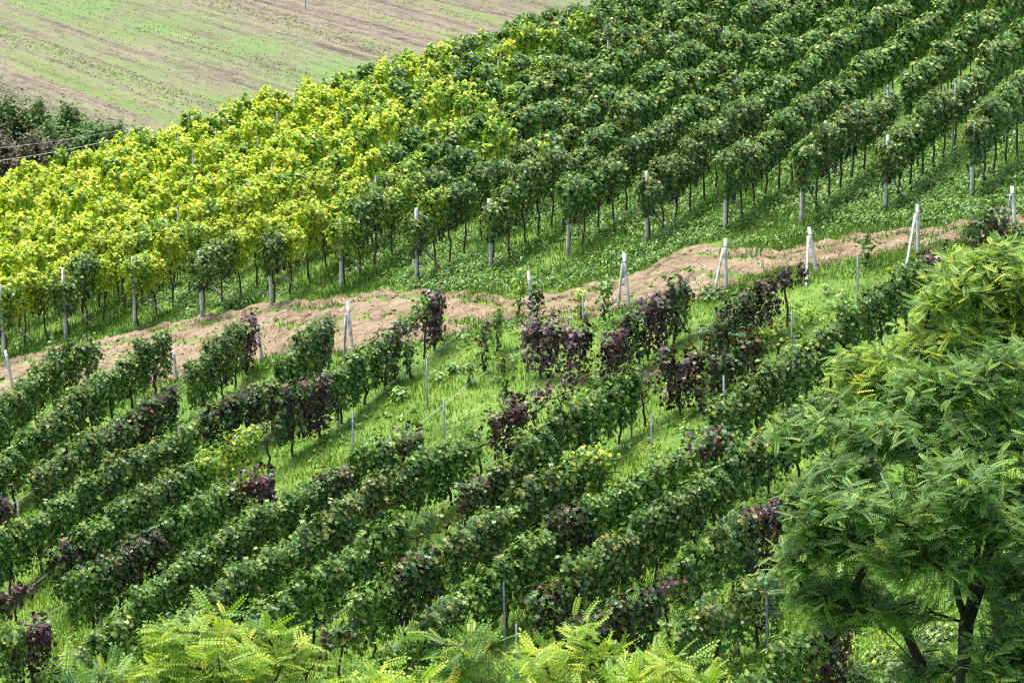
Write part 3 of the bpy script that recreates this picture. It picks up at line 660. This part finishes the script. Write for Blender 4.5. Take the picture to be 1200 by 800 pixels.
SLAB = ['stake with a purple tip shoot, at the gap in the third lower row', 'stake at the gap in the fourth lower row, below the purple tipped stake', 'stake at the left photo edge beside a purple vine of the third lower row',
 'stake at the top end of the sixth lower row by a purple vine', 'bare stake in the open grass, lowest of three in the sixth row gap', 'bare stake in the open grass below the purple arch, uppermost in the sixth row', 'bare stake in the grass just above the end of the seventh lower row',
 'stake under thin leaves in the middle of the eighth lower row', 'stake in the thin purple stretch of the eighth lower row', 'dark stake with a yellow leafy top below the track', 'bare stake at the foot of the big purple vines of the eighth row', 'dark stake with a side arm at the top end of the ninth lower row', 'bare stake in open grass above the yellow end of the tenth row',
 'stake between purple vines beyond the gap of the ninth row', 'short stake under the purple and green end of the eleventh row', 'stake under the red and green vines of the tenth row', 'bare stake in grass right of the great purple vines', 'blue grey stake with a thin climber at the track edge', 'dark stake at the end of the long green eleventh row, near the yellow saplings',
 'bare stake beside the yellow saplings, lowest stake of the slope', 'dark stake under the loose vines close to the robinia tree', 'short stake in the purple and green part of the fourth row', 'stake under the green end of the fifth row', 'stake under purple leaves low in the sixth row', 'stake between the dark red vine and the purple arch']
for (top, base_, rw), lab in zip(STK, SLAB):
    f = hit(*base_); t = px_pole_top(f, *top)-f
    root = bpy.data.objects.new('metal_stake', None); COL.objects.link(root); root.location = f
    a, b = -t*.12, t
    n = 2; w = .021
    # folded steel profile: a U-section
    prof = np.array([(-w, -w), (w, -w), (w, w), (w*.6, w), (w*.6, -w*.6), (-w*.6, -w*.6), (-w*.6, w), (-w, w)])
    V = np.concatenate([np.stack([p0+prof[:, 0], p1+prof[:, 1], np.full(8, p2)], 1) for p0, p1, p2 in (a, b)])
    Q = [(i, (i+1) % 8, 8+(i+1) % 8, 8+i) for i in range(8)] + [(8, 9, 12, 13), (9, 10, 11, 12), (8, 13, 14, 15)]
    obj('profile', quad_mesh('profile', V, Q, M['steel']), root)
    obj('wire_hook', tube_mesh('wire_hook', [(np.array([(-.03, -.03, 0), (0, -.04, .01), (.03, -.03, 0), (.04, -.01, -.01)])+t*.8, .006)], M['wire'], 5), root)
    tag(root, lab, 'stake', 'metal stakes of the lower rows')
# wires and hoses
def wire(name, pts_px, h, rad, lab, cat, mat, sag=.0):
    P = []
    for u, v in pts_px: p = hit(u, v); P.append(p+np.array([0, 0, h]))
    P = np.array(P); s = np.linspace(0, 1, 24); k = np.linspace(0, 1, len(P))
    pts = np.stack([np.interp(s, k, P[:, i]) for i in range(3)], 1)
    tag(obj(name, tube_mesh(name, [(pts, rad)], mat, 5)), lab, cat)
for k in range(11):
    cr = LOW[k][0]; p_ = [hit(u, v, 1.40) for u, v in cr if u > -60]
    P = np.array(p_); n_ = max(6, len(P)*5); s_ = np.linspace(0, 1, n_); kk = np.linspace(0, 1, len(P)); fit = [np.polynomial.Polynomial.fit(kk, P[:, i], 2)(s_) for i in range(3)]
    pts = np.stack(fit, 1); pts[:, 2] += -.30 - .02*np.sin(s_*math.pi*n_/4)
    tag(obj('trellis_wire', tube_mesh('trellis_wire', [(pts, .0045)], M['wire'], 5)), f'thin wire carrying the vines of the {ORD[k]} lower row', 'wire', 'trellis wires')
wire('drip_hose', [(440, 467), (490, 432), (540, 396)], .12, .0065, 'pale drip hose strung low above the grass under the purple arch', 'hose', M['wire'])
wire('drip_hose', [(470, 520), (556, 450), (582, 434), (640, 402)], .12, .0065, 'pale drip hose strung low past the small young vines', 'hose', M['wire'])
wire('drip_hose', [(366, 758), (392, 742), (420, 722)], .35, .018, 'grey drip hose hanging under the green rows beside the yellow saplings', 'hose', M['wire'])
wire('side_arm', [(740, 500), (760, 486)], .35, .02, 'broken dark vine arm reaching out from the ninth row stake', 'vine arm', M['vinewood'])
for (pa, pb, d, lab) in [((-60, 196), (190, 150), 150, 'lower pale cable crossing in front of the dark bushes'), ((-60, 178), (175, 146), 165, 'upper thin cable crossing in front of the dark bushes')]:
    a = ray(*pa)*d; b = ray(*pb)*(d*1.02); s = np.linspace(0, 1, 30)
    pts = a+(b-a)*s[:, None]; pts[:, 2] -= .25*np.sin(s*math.pi)
    tag(obj('overhead_cable', tube_mesh('overhead_cable', [(pts, .017 if d == 150 else .010)], M['wire'], 5)), lab, 'cable')

# ------------------------------------------------------------------ grass and weeds
def blades(x, y, h, w, rng, lean=.5):
    n = len(x); z = zg(x, y); a = rng.uniform(0, 6.28, n); la = rng.uniform(0, 6.28, n)
    l = h*rng.uniform(.1, lean, n)
    c, s = np.cos(a)*w, np.sin(a)*w
    b0 = np.stack([x-c, y-s, z-.02], 1); b1 = np.stack([x+c, y+s, z-.02], 1)
    m0 = np.stack([x-c*.7+np.cos(la)*l*.35, y-s*.7+np.sin(la)*l*.35, z+h*.6], 1); m1 = np.stack([x+c*.7+np.cos(la)*l*.35, y+s*.7+np.sin(la)*l*.35, z+h*.6], 1)
    tp_ = np.stack([x+np.cos(la)*l, y+np.sin(la)*l, z+h], 1)
    V = np.stack([b0, b1, m0, m1, tp_], 1).reshape(-1, 3); b = np.arange(n)[:, None]*5
    T = np.concatenate([b+np.array([[0, 1, 3]]), b+np.array([[0, 3, 2]]), b+np.array([[2, 3, 4]])], 1).reshape(-1, 3)
    return V, T
def vnoise(x, y, f, seed):
    r = np.random.RandomState(seed); o = 0
    for k in range(5):
        a = r.uniform(0, 6.28); g = f*r.uniform(.6, 1.8); o = o+np.sin((x*math.cos(a)+y*math.sin(a))*g+r.uniform(0, 6.28))
    return o/5
rng = np.random.RandomState(11)
def scatter(n, tmin, tmax, amin=-24, amax=26):
    a = rng.uniform(amin, amax, n); t = rng.uniform(tmin, tmax, n)
    x = P0[0]+a*DD[0]+t*NN[0]; y = P0[1]+a*DD[1]+t*NN[1]
    u, v, d = 600+F*x/(y*FW[1]+zg(x, y)*FW[2]), None, None
    z = zg(x, y); zz = y*FW[1]+z*FW[2]; u = 600+F*x/zz; v = 400-F*(y*UP[1]+z*UP[2])/zz
    k = (u > -40) & (u < 1240) & (v > 130) & (v < 900)
    return x[k], y[k], u[k], v[k]
def dirt_free(x, y):
    a, t = along(x, y), across(x, y); h, l = track_limits(a)
    e = np.minimum(t-h, l-t) + .55*vnoise(x, y, 2.6, 41) + .35*vnoise(x, y, 7, 42) - .15
    return rng.uniform(0, 1, len(x)) < np.exp(-np.maximum(e, 0)*3.6) +   .03 + .20*(vnoise(x, y, 1.9, 44) > .40) + .25*np.clip((a-4)/14, 0, 1)
x, y, u, v = scatter(430000, -2, 30)
k = dirt_free(x, y) & (rng.uniform(0, 1, len(x)) < .62+.5*vnoise(x, y, 1.6, 3))
x2, y2, u2, v2 = scatter(260000, 12, 30, -8, 26); k2 = (v2 > 560) & (rng.uniform(0, 1, len(x2)) < .7+.5*vnoise(x2, y2, 1.6, 3)); x, y = np.concatenate([x[k], x2[k2]]), np.concatenate([y[k], y2[k2]]); hn = np.clip(.10+.07*vnoise(x, y, 1.1, 5)+.05*vnoise(x, y, 3.1, 6), .04, .3)
Vg, Tg = blades(x, y, hn*rng.uniform(.6, 1.4, len(x)), rng.uniform(.006, .016, len(x)), rng, .8)
tag(obj('meadow_grass', tri_mesh('meadow_grass', Vg, Tg, M['grass'])), 'bright green grass between the lower vine rows', 'grass', kind='stuff')
x, y, u, v = scatter(300000, -13, 2.0)
k = dirt_free(x, y) & (rng.uniform(0, 1, len(x)) < .62+.8*vnoise(x, y, 1.3, 8)); x, y = x[k], y[k]
hn = np.clip(.13+.11*vnoise(x, y, .9, 9), .04, .4)
Vg, Tg = blades(x, y, hn*rng.uniform(.6, 1.4, len(x)), rng.uniform(.008, .018, len(x)), rng, .7)
tag(obj('bank_grass', tri_mesh('bank_grass', Vg, Tg, M['bank'])), 'rough grass on the bank above the track and under the upper rows', 'grass', kind='stuff')
def rosettes(x, y, n_leaf, size, hmax, mat, name, lab):
    n = len(x); X = np.repeat(x, n_leaf); Y = np.repeat(y, n_leaf); Z = zg(X, Y)
    r = rng.uniform(.02, .16, len(X)); a = rng.uniform(0, 6.28, len(X))
    pos = np.stack([X+r*np.cos(a), Y+r*np.sin(a), Z+rng.uniform(.02, hmax, len(X))], 1)
    nr = np.stack([np.cos(a)*.5+rng.normal(0, .2, len(X)), np.sin(a)*.5+rng.normal(0, .2, len(X)), np.ones(len(X))], 1)
    tipd = np.stack([np.cos(a), np.sin(a), rng.uniform(-.3, .3, len(X))], 1)
    ol = np.array([(0, .6), (.26, .25), (.22, -.2), (0, -.5), (-.22, -.2), (-.26, .25)])
    Vr, Tr = leaf_cards(pos, nr, tipd, rng.uniform(*size, len(X)), ol, rng)
    tag(obj(name, tri_mesh(name, Vr, Tr, mat)), lab, 'weeds', kind='stuff')
x, y, u, v = scatter(30000, -12, .5)
k = ~on_dirt(x, y, .1) & (vnoise(x, y, 1.2, 21)*.8+.35*(u-560)/500+rng.normal(0, .28, len(x)) > .15); x, y = x[k], y[k]
rosettes(x, y, 11, (.05, .12), .24, M['weed'], 'bank_weeds', 'lush green broad leaved weeds on the bank under the upper rows')
x, y, u, v = scatter(15000, 0, 30)
k = ~on_dirt(x, y, .2) & (vnoise(x, y, 1.0, 31)+rng.normal(0, .2, len(x)) > .28); x, y = x[k], y[k]
rosettes(x, y, 8, (.06, .13), .14, M['weed'], 'slope_weeds', 'green broad leaved weeds in the grass between the lower rows')
# pale weed clumps of the photograph: each a plant of its own
for (u, v, n_, lab) in [(470, 468, 60, 'pale broad leaved weed clump under the green fifth row'), (515, 447, 70, 'pale weed clump beside the bare stake below the purple arch'), (532, 436, 80, 'largest pale weed clump in the grass gap'), (543, 402, 18, 'small pale weed clump close below the track'),
                        (968, 345, 26, 'pale weed clump in grass below the two legged post'), (985, 350, 22, 'pale weed clump near the stake at the track edge'), (970, 362, 20, 'pale flattened weed clump above the dark eleventh row')]:
    g = hit(u, v); r_ = np.random.RandomState(u); n2 = n_
    a = r_.uniform(0, 6.28, n2); rr = r_.uniform(.02, .24, n2)
    pos = np.stack([rr*np.cos(a), rr*np.sin(a), r_.uniform(.05, .3, n2)], 1)
    nr = np.stack([np.cos(a)*.4, np.sin(a)*.4, np.ones(n2)], 1)+r_.normal(0, .25, (n2, 3)); tipd = np.stack([np.cos(a), np.sin(a), r_.uniform(-.2, .5, n2)], 1)
    Vr, Tr = leaf_cards(pos, nr, tipd, r_.uniform(.08, .17, n2), np.array([(0, .6), (.22, .25), (.2, -.2), (0, -.5), (-.2, -.2), (-.22, .25)]), r_)
    tag(obj('weed_clump', tri_mesh('weed_clump', Vr, Tr, M['pale_weed']), loc=g), lab, 'weed', 'pale weed clumps')

# ------------------------------------------------------------------ robinia trees and saplings
def compound(n_pairs=7, length=.26, lw=.020, ll=.045):
    """one feathery leaf along +Y: leaflets in pairs on a midrib and a tip leaflet; returns verts, tris"""
    V, T = [(-.003, 0, 0), (.003, 0, 0)], []
    def zz(x_, y_): return -.9*(y_**2)/length*.22 - .10*abs(x_)
    def leaflet(b0, cx, cy, ang, s):
        b = len(V); c, n_ = math.cos(ang), math.sin(ang)
        for (a, w, z) in ((.35, .5, .006), (.75, .42, .003), (1, 0, -.008), (.75, -.42, .003), (.35, -.5, .006)):
            x_, y_ = a*ll*s, w*lw*2*s
            px, py = cx+c*x_-n_*y_, cy+n_*x_+c*y_
            V.append((px, py, zz(px, cy)+z))
        T.extend([(b0, b, b+4), (b, b+1, b+3), (b, b+3, b+4), (b+1, b+2, b+3)])
    pl, pr = 0, 1
    for i in range(n_pairs):
        y_ = length*(.2+.75*i/n_pairs); s = 1-.35*abs(i/n_pairs-.45)
        l, r = len(V), len(V)+1; V.extend([(-.003, y_, zz(0, y_)), (.003, y_, zz(0, y_))]); T.extend([(pl, pr, r), (pl, r, l)]); pl, pr = l, r
        leaflet(r, .003, y_, R(28), s); leaflet(l, -.003, y_, R(152), s)
    t = len(V); y_ = length*.93; V.append((0, y_, zz(0, y_))); T.append((pl, pr, t)); leaflet(t, 0, y_, R(90), .9)
    return np.array(V), np.array(T)
CV, CT = compound(8, .26, .0100, .043)
CVS, CTS = compound(8, .27, .0095, .046)
def place_compound(pos, d, nrm, sc, V0, T0):
    d = d/np.linalg.norm(d, axis=1, keepdims=True); nrm = nrm-(nrm*d).sum(1, keepdims=True)*d; nrm /= np.maximum(np.linalg.norm(nrm, axis=1, keepdims=True), 1e-6)
    sd_ = np.cross(d, nrm)
    V = pos[:, None]+sc[:, None, None]*(V0[None, :, 0:1]*sd_[:, None]+V0[None, :, 1:2]*d[:, None]+V0[None, :, 2:3]*nrm[:, None])
    n, m = len(pos), len(V0)
    return V.reshape(-1, 3), (T0[None]+(np.arange(n)*m)[:, None, None]).reshape(-1, 3)
def skeleton(limbs, targets, rng):
    """joins target points to limbs, nearest first; returns nodes, parents"""
    nodes = []; par = []
    for lb in limbs:
        prev = lb[0]
        for i, p in enumerate(lb[1]):
            nodes.append(np.array(p, float)); par.append(prev if i == 0 else len(nodes)-2)
    root = nodes[0]; order = np.argsort(np.linalg.norm(targets-root, axis=1)); tips = []
    for k in order:
        t = targets[k]; A = np.array(nodes); dist = np.linalg.norm(A-t, axis=1) + .25*np.linalg.norm(A-root, axis=1)*.3 + np.where(A[:, 2] > t[2]+.15, .5, 0)
        b = int(np.argmin(dist)); L_ = np.linalg.norm(t-nodes[b]); n = max(1, int(L_/.22)); p0 = nodes[b]; prev = b
        for i in range(1, n+1):
            f = i/n; p = p0+(t-p0)*f+np.array([0, 0, .12*L_*math.sin(f*math.pi)])+rng.normal(0, .02, 3)*(f < 1)
            nodes.append(p); par.append(prev); prev = len(nodes)-1
        tips.append(prev)
    return np.array(nodes), np.array(par), tips
def tree(name, limbs, targets, lmat, label, cat, group, rng, r_tip=.006, per=10, lsc=(.8, 1.25), V0=None, T0=None, trunk_mat=None, rmax=.14, flat=.75, spread=.16):
    V0 = CV if V0 is None else V0; T0 = CT if T0 is None else T0
    nodes, par, tips = skeleton(limbs, np.asarray(targets, float), rng)
    cnt = np.zeros(len(nodes)); cnt[tips] = 1
    for i in range(len(nodes)-1, -1, -1):
        if par[i] >= 0: cnt[par[i]] += cnt[i]
    rad = np.minimum(r_tip*np.maximum(cnt, 1)**.41, rmax)
    base = nodes[0].copy()
    kids = [[] for _ in nodes]
    for i, p in enumerate(par):
        if p >= 0: kids[p].append(i)
    paths = []
    def chain(i, start=None):
        stack = [(i, start)]
        while stack:
            i, st_ = stack.pop(); pts = [] if st_ is None else [nodes[st_]]; rr = [] if st_ is None else [rad[i]]
            while True:
                pts.append(nodes[i]); rr.append(rad[i]); kk = kids[i]
                if not kk: break
                kk = sorted(kk, key=lambda c: -cnt[c])
                for c in kk[1:]: stack.append((c, i))
                i = kk[0]
            if len(pts) > 1: paths.append((np.array(pts)-base, np.array(rr)))
    chain(0)
    root = bpy.data.objects.new(name, None); COL.objects.link(root); root.location = base
    obj('trunk', tube_mesh('trunk', paths, trunk_mat or M['bark'], 7), root)
    P_, D_, N_, S_ = [], [], [], []
    for tI in tips:
        p = nodes[tI]; pd = p-nodes[par[tI]]; pd /= max(np.linalg.norm(pd), 1e-6)
        for i in range(per):
            f = rng.uniform(0, 1); q = p-pd*f*.3+rng.normal(0, spread*.35, 3)*np.array([1, 1, .5])
            a = rng.uniform(0, 6.28); d = np.array([math.cos(a), math.sin(a), rng.normal(-.12 if V0 is CV else .15, .40)])+pd*.6
            P_.append(q); D_.append(d); N_.append(np.array([rng.normal(0, .4)+.35*d[0], rng.normal(0, .4)+.35*d[1], 1.0])); S_.append(rng.uniform(*lsc))
    V, T = place_compound(np.array(P_)-base, np.array(D_), np.array(N_), np.array(S_), V0, T0)
    obj('crown', tri_mesh('crown', V, T, lmat), root)
    tag(root, label, cat, group)
    return root
def at(u, v, d): r_ = ray(u, v); return r_*(d/(r_ @ FW))
def cloud(blobs, rng, seedn=1):
    """points through pixel-sized blobs (u, v, ru, rv, depth, n)"""
    out = []
    for (u, v, ru, rv, d, n) in blobs:
        s = d/F; c = at(u, v, d)
        for _ in range(n):
            w = rng.normal(0, 1, 3); w /= np.linalg.norm(w); w *= rng.uniform(.35, 1)**.6
            out.append(c+w*np.array([ru*s, ru*s*1.0, rv*s]))
    return np.array(out)
rng = np.random.RandomState(5)
# dark green robinia with the forked trunk
D = 20.5
bs = at(1128, 905, D); limbs = [(-1, [bs-np.array([0, 0, .9]), bs, at(1126, 840, D), at(1130, 780, D), at(1132, 730, D)]), (4, [at(1120, 690, D), at(1108, 660, D), at(1096, 620, D-.1), at(1075, 560, D-.2)]), (4, [at(1146, 690, D), at(1160, 640, D), at(1170, 570, D+.2), at(1176, 480, D+.2)]), (4, [at(1138, 690, D-.2), at(1150, 620, D-.5)]),
         (2, [at(1100, 815, D-.2), at(1075, 780, D-.4), at(1050, 752, D-.5), at(1030, 732, D-.6)])]
blobs = [(1110, 600, 80, 24, D-.5, 34), (1055, 645, 44, 24, D-.5, 18), (985, 560, 46, 28, D, 26), (1000, 625, 50, 30, D+.1, 24), (1035, 500, 60, 26, D+.1, 28), (1125, 515, 70, 34, D+.2, 36), (1195, 600, 50, 36, D-.3, 28), (1200, 500, 56, 40, D, 30), (970, 690, 34, 24, D+.3, 14), (1205, 700, 50, 40, D+.3, 28), (1190, 780, 50, 34, D+.4, 28), (945, 500, 20, 14, D+.1, 7), (950, 610, 24, 18, D, 11), (1260, 620, 60, 110, D, 34), (1150, 660, 50, 16, D+.5, 12), (1030, 695, 36, 18, D+.5, 10), (928, 640, 14, 14, D+.2, 6), (1120, 555, 40, 14, D-.7, 14), (1020, 580, 36, 12, D-.7, 11), (1150, 440, 50, 26, D+.2, 18), (1085, 455, 36, 18, D+.2, 12), (1195, 420, 36, 22, D+.1, 14), (1200, 735, 36, 40, D-.3, 22), (1195, 790, 36, 30, D-.4, 18), (1105, 650, 50, 16, D-.4, 12), (1090, 775, 24, 20, D+.5, 10), (1000, 700, 30, 20, D+.2, 12), (955, 700, 20, 14, D+.2, 6), (1075, 715, 34, 18, D-.1, 6), (1165, 765, 20, 26, D-.5, 5)]
tree('robinia_tree', limbs, cloud(blobs, rng), M['robinia'], 'dark green robinia tree with forked dark trunk at the right edge', 'tree', 'robinia trees on the near slope', rng, per=27, rmax=.085, lsc=(.44, .76))
D = 23.0
bs = at(1175, 960, D); limbs = [(-1, [bs-np.array([0, 0, 1.]), bs, at(1172, 800, D), at(1165, 640, D), at(1160, 520, D)]), (4, [at(1140, 450, D), at(1110, 400, D)]), (4, [at(1175, 440, D), at(1180, 370, D)])]
blobs = [(1150, 320, 55, 26, D, 30), (1190, 350, 45, 40, D, 28), (1110, 345, 34, 20, D, 14), (1160, 410, 80, 40, D, 40), (1060, 430, 60, 34, D, 34), (1010, 460, 40, 26, D+.1, 18), (1120, 470, 80, 40, D, 36), (1090, 395, 30, 20, D, 10), (1180, 295, 26, 16, D, 10), (1240, 380, 50, 80, D, 24), (1000, 420, 26, 16, D+.1, 8)]
tree('robinia_tree', limbs, cloud(blobs, rng), M['robinia_gold'], 'golden green robinia tree rising behind the dark green one', 'tree', 'robinia trees on the near slope', rng, per=27, rmax=.08, lsc=(.44, .76))
# yellow saplings along the bottom edge
def sapling(us, label, mat, d, lsc=(.45, .82), group='yellow saplings at the foot of the slope'):
    """us: list of (u, v, n): shoot tips"""
    ub = np.mean([a[0] for a in us]); f = at(ub, 980, d); f[2] = min(f[2], float(zg(f[0], f[1]))+.0) if zg(f[0], f[1]) < f[2] else f[2]
    f = np.array([f[0], f[1], float(zg(f[0], f[1]))-.1])
    top = at(ub, 840, d)
    limbs = [(-1, [f, f+(top-f)*.35, f+(top-f)*.7, top])]
    tg = []
    for (u, v, n) in us:
        for i in range(n):
            w = rng.normal(0, 1, 3)*np.array([16, 16, 10])*d/F
            tg.append(at(u, v+22, d)+w)
        tg.append(at(u, v+14, d))
    return tree('robinia_sapling', limbs, tg, mat, label, 'sapling', group, rng, per=15, lsc=lsc, V0=CVS, T0=CTS, rmax=.03, r_tip=.004, spread=.12)
sapling([(215, 728, 3), (248, 722, 3), (192, 762, 3), (225, 768, 3), (265, 762, 3), (235, 798, 3), (180, 796, 2), (275, 795, 2)], 'big yellow leafed sapling in the middle of the yellow clump', M['sprout'], 14.2)
sapling([(312, 725, 3), (334, 758, 3), (297, 768, 3), (320, 795, 3)], 'yellow sapling at the uphill side of the yellow clump', M['sprout'], 14.6)
sapling([(115, 775, 4), (140, 785, 4), (100, 795, 3)], 'low yellow green sapling at the outer edge of the clump', M['sprout_green'], 14.0)
sapling([(548, 735, 3), (535, 770, 3), (560, 775, 2)], 'single bright green sapling shoot with upright leaves below the green row', M['sprout_green'], 14.4)
sapling([(440, 785, 3), (415, 800, 3), (480, 798, 2)], 'low golden sapling peeping up at the bottom photo edge', M['sprout'], 13.8)
sapling([(668, 720, 3), (640, 745, 3), (692, 748, 3), (650, 785, 3), (690, 792, 3)], 'yellow green sapling beside the lowest bare stake', M['sprout'], 15)
sapling([(790, 766, 3), (755, 780, 3), (820, 778, 3), (770, 800, 3), (730, 795, 2)], 'wide yellow sapling under the purple and green thirteenth row', M['sprout'], 14.3)
sapling([(720, 770, 3), (700, 795, 2)], 'thin green sapling between two yellow ones', M['sprout_green'], 15.2)

# ------------------------------------------------------------------ dark trees beyond the crest
def far_tree(u, vtop, vbase, wpx, d, mat, label, group, name='bushy_tree', dens=1.0):
    s = d/F; base = at(u, vbase, d); h = (vbase-vtop)*s; w = wpx*s*.5
    root = bpy.data.objects.new(name, None); COL.objects.link(root); gz = float(fz(base[0], base[1])); root.location = (base[0], base[1], base[2]-.5)
    r_ = np.random.RandomState(int(u*7+vtop)); paths = [(np.array([(0, 0, gz-base[2]-.5), (.1, 0, 0), (0, .1, h*.5), (.1, 0, h*.9)]), np.array([.22, .18, .1, .03]))]
    for i in range(9):
        a = r_.uniform(0, 6.28); z0 = r_.uniform(.1, .6)*h; paths.append((np.array([(0, 0, z0), (math.cos(a)*w*.4, math.sin(a)*w*.4, z0+.2*h), (math.cos(a)*w*.8, math.sin(a)*w*.8, z0+.32*h)]), np.array([.08, .05, .02])))
    obj('trunk', tube_mesh('trunk', paths, M['bark'], 5), root)
    n = int(9000*dens); cN = 34
    cc = r_.normal(0, 1, (cN, 3)); cc /= np.linalg.norm(cc, axis=1, keepdims=True); cc *= r_.uniform(.3, .95, (cN, 1)); cc[:, 2] = cc[:, 2]*.5+.5
    ci = r_.randint(0, cN, n); o_ = r_.normal(0, .15, (n, 3))
    p = (cc[ci]+o_)*np.array([w, w, h])
    nr = o_/np.maximum(np.linalg.norm(o_, axis=1, keepdims=True), 1e-6)+np.array([0, 0, .6])+r_.normal(0, .4, (n, 3))
    V, T = leaf_cards(p, nr, r_.normal(0, 1, (n, 3)), r_.uniform(.13, .30, n)*(d/240), LEAF_LO, r_)
    obj('crown', tri_mesh('crown', V, T, mat), root)
    tag(root, label, 'tree', group)
for (u, vt, vb, w, d, lab) in [(8, 104, 200, 62, 250, 'tallest dark tree at the left photo edge behind the crest'), (48, 118, 200, 50, 250, 'dark round tree second from the left photo edge'), (82, 126, 205, 48, 246, 'dark bushy tree in the middle of the thicket'), (112, 134, 208, 46, 244, 'dark low tree toward the field corner'), (140, 140, 205, 44, 242, 'dark bush at the field corner end of the thicket'), (158, 146, 205, 34, 240, 'smallest dark bush closest to the yellow vines'), (62, 140, 215, 50, 236, 'dark bush standing in front of the thicket above the brown scrub'), (105, 150, 220, 46, 234, 'dark bush in front near the cables')]:
    far_tree(u, vt, vb, w, d, M['dark_tree'], lab, 'dark trees beyond the crest')
for (u, vt, vb, w, d, lab) in [(4, 148, 235, 52, 226, 'brown leafless scrub bush at the left photo edge'), (36, 160, 240, 46, 224, 'brown leafless scrub bush between edge and dark trees'), (66, 162, 240, 40, 222, 'brown leafless scrub bush next to the yellow vines')]:
    far_tree(u, vt, vb, w, d, M['brown_bush'], lab, 'brown scrub beyond the crest', 'scrub_bush', 1.3)
for (u, v, w, cls, lab) in [(1062, 790, .55, 'green', 'low dark bush at the foot of the robinia trunk'), (1000, 800, .5, 'green', 'low green bush at the bottom photo edge below the bent branch'), (1035, 772, .4, 'lime', 'yellowish tuft bush in the grass under the robinia branch'), (1100, 748, .5, 'deep', 'dark green bush in the shade behind the robinia trunk'), (985, 765, .35, 'lime', 'small pale bush in the grass beside the last lower row'), (835, 348, .42, 'deep', 'dark tuft bush at the foot of the two legged post by the track')]:
    g = hit(u, v); r_ = np.random.RandomState(u); n2 = int(900*w)
    p_ = r_.normal(0, 1, (n2, 3)); p_ /= np.linalg.norm(p_, axis=1, keepdims=True); p_ *= r_.uniform(.3, 1, (n2, 1))*w*np.array([1, 1, .9]); p_[:, 2] = np.abs(p_[:, 2])
    Vr, Tr = leaf_cards(p_, p_+np.array([0, 0, w*.7])+r_.normal(0, .2*w, (n2, 3)), r_.normal(0, 1, (n2, 3)), r_.uniform(.04, .09, n2), LEAF_HI, r_)
    root = bpy.data.objects.new('low_bush', None); COL.objects.link(root); root.location = g
    obj('foliage', tri_mesh('foliage', Vr, Tr, M[cls]), root)
    obj('stems', tube_mesh('stems', [(np.array([(0, 0, -.1), (math.cos(a)*w*.3, math.sin(a)*w*.3, w*.4), (math.cos(a)*w*.6, math.sin(a)*w*.6, w*.7)]), np.array([.014, .010, .005])) for a in np.linspace(0, 5.5, 7)], M['bark'], 5), root)
    tag(root, lab, 'bush', 'low bushes')
# small pole and pale heap in the far field
p = fieldpt(358, 14); root = bpy.data.objects.new('field_pole', None); COL.objects.link(root); root.location = p
obj('pole', pole((0, 0, -.3), (.05, 0, 3.2), .10, .07, M['greywood'], 8), root); obj('pole_cap', pole((.05, 0, 3.2), (.05, 0, 3.3), .09, .05, M['steel'], 8), root)
tag(root, 'thin distant pole standing in the far ploughed field', 'pole')
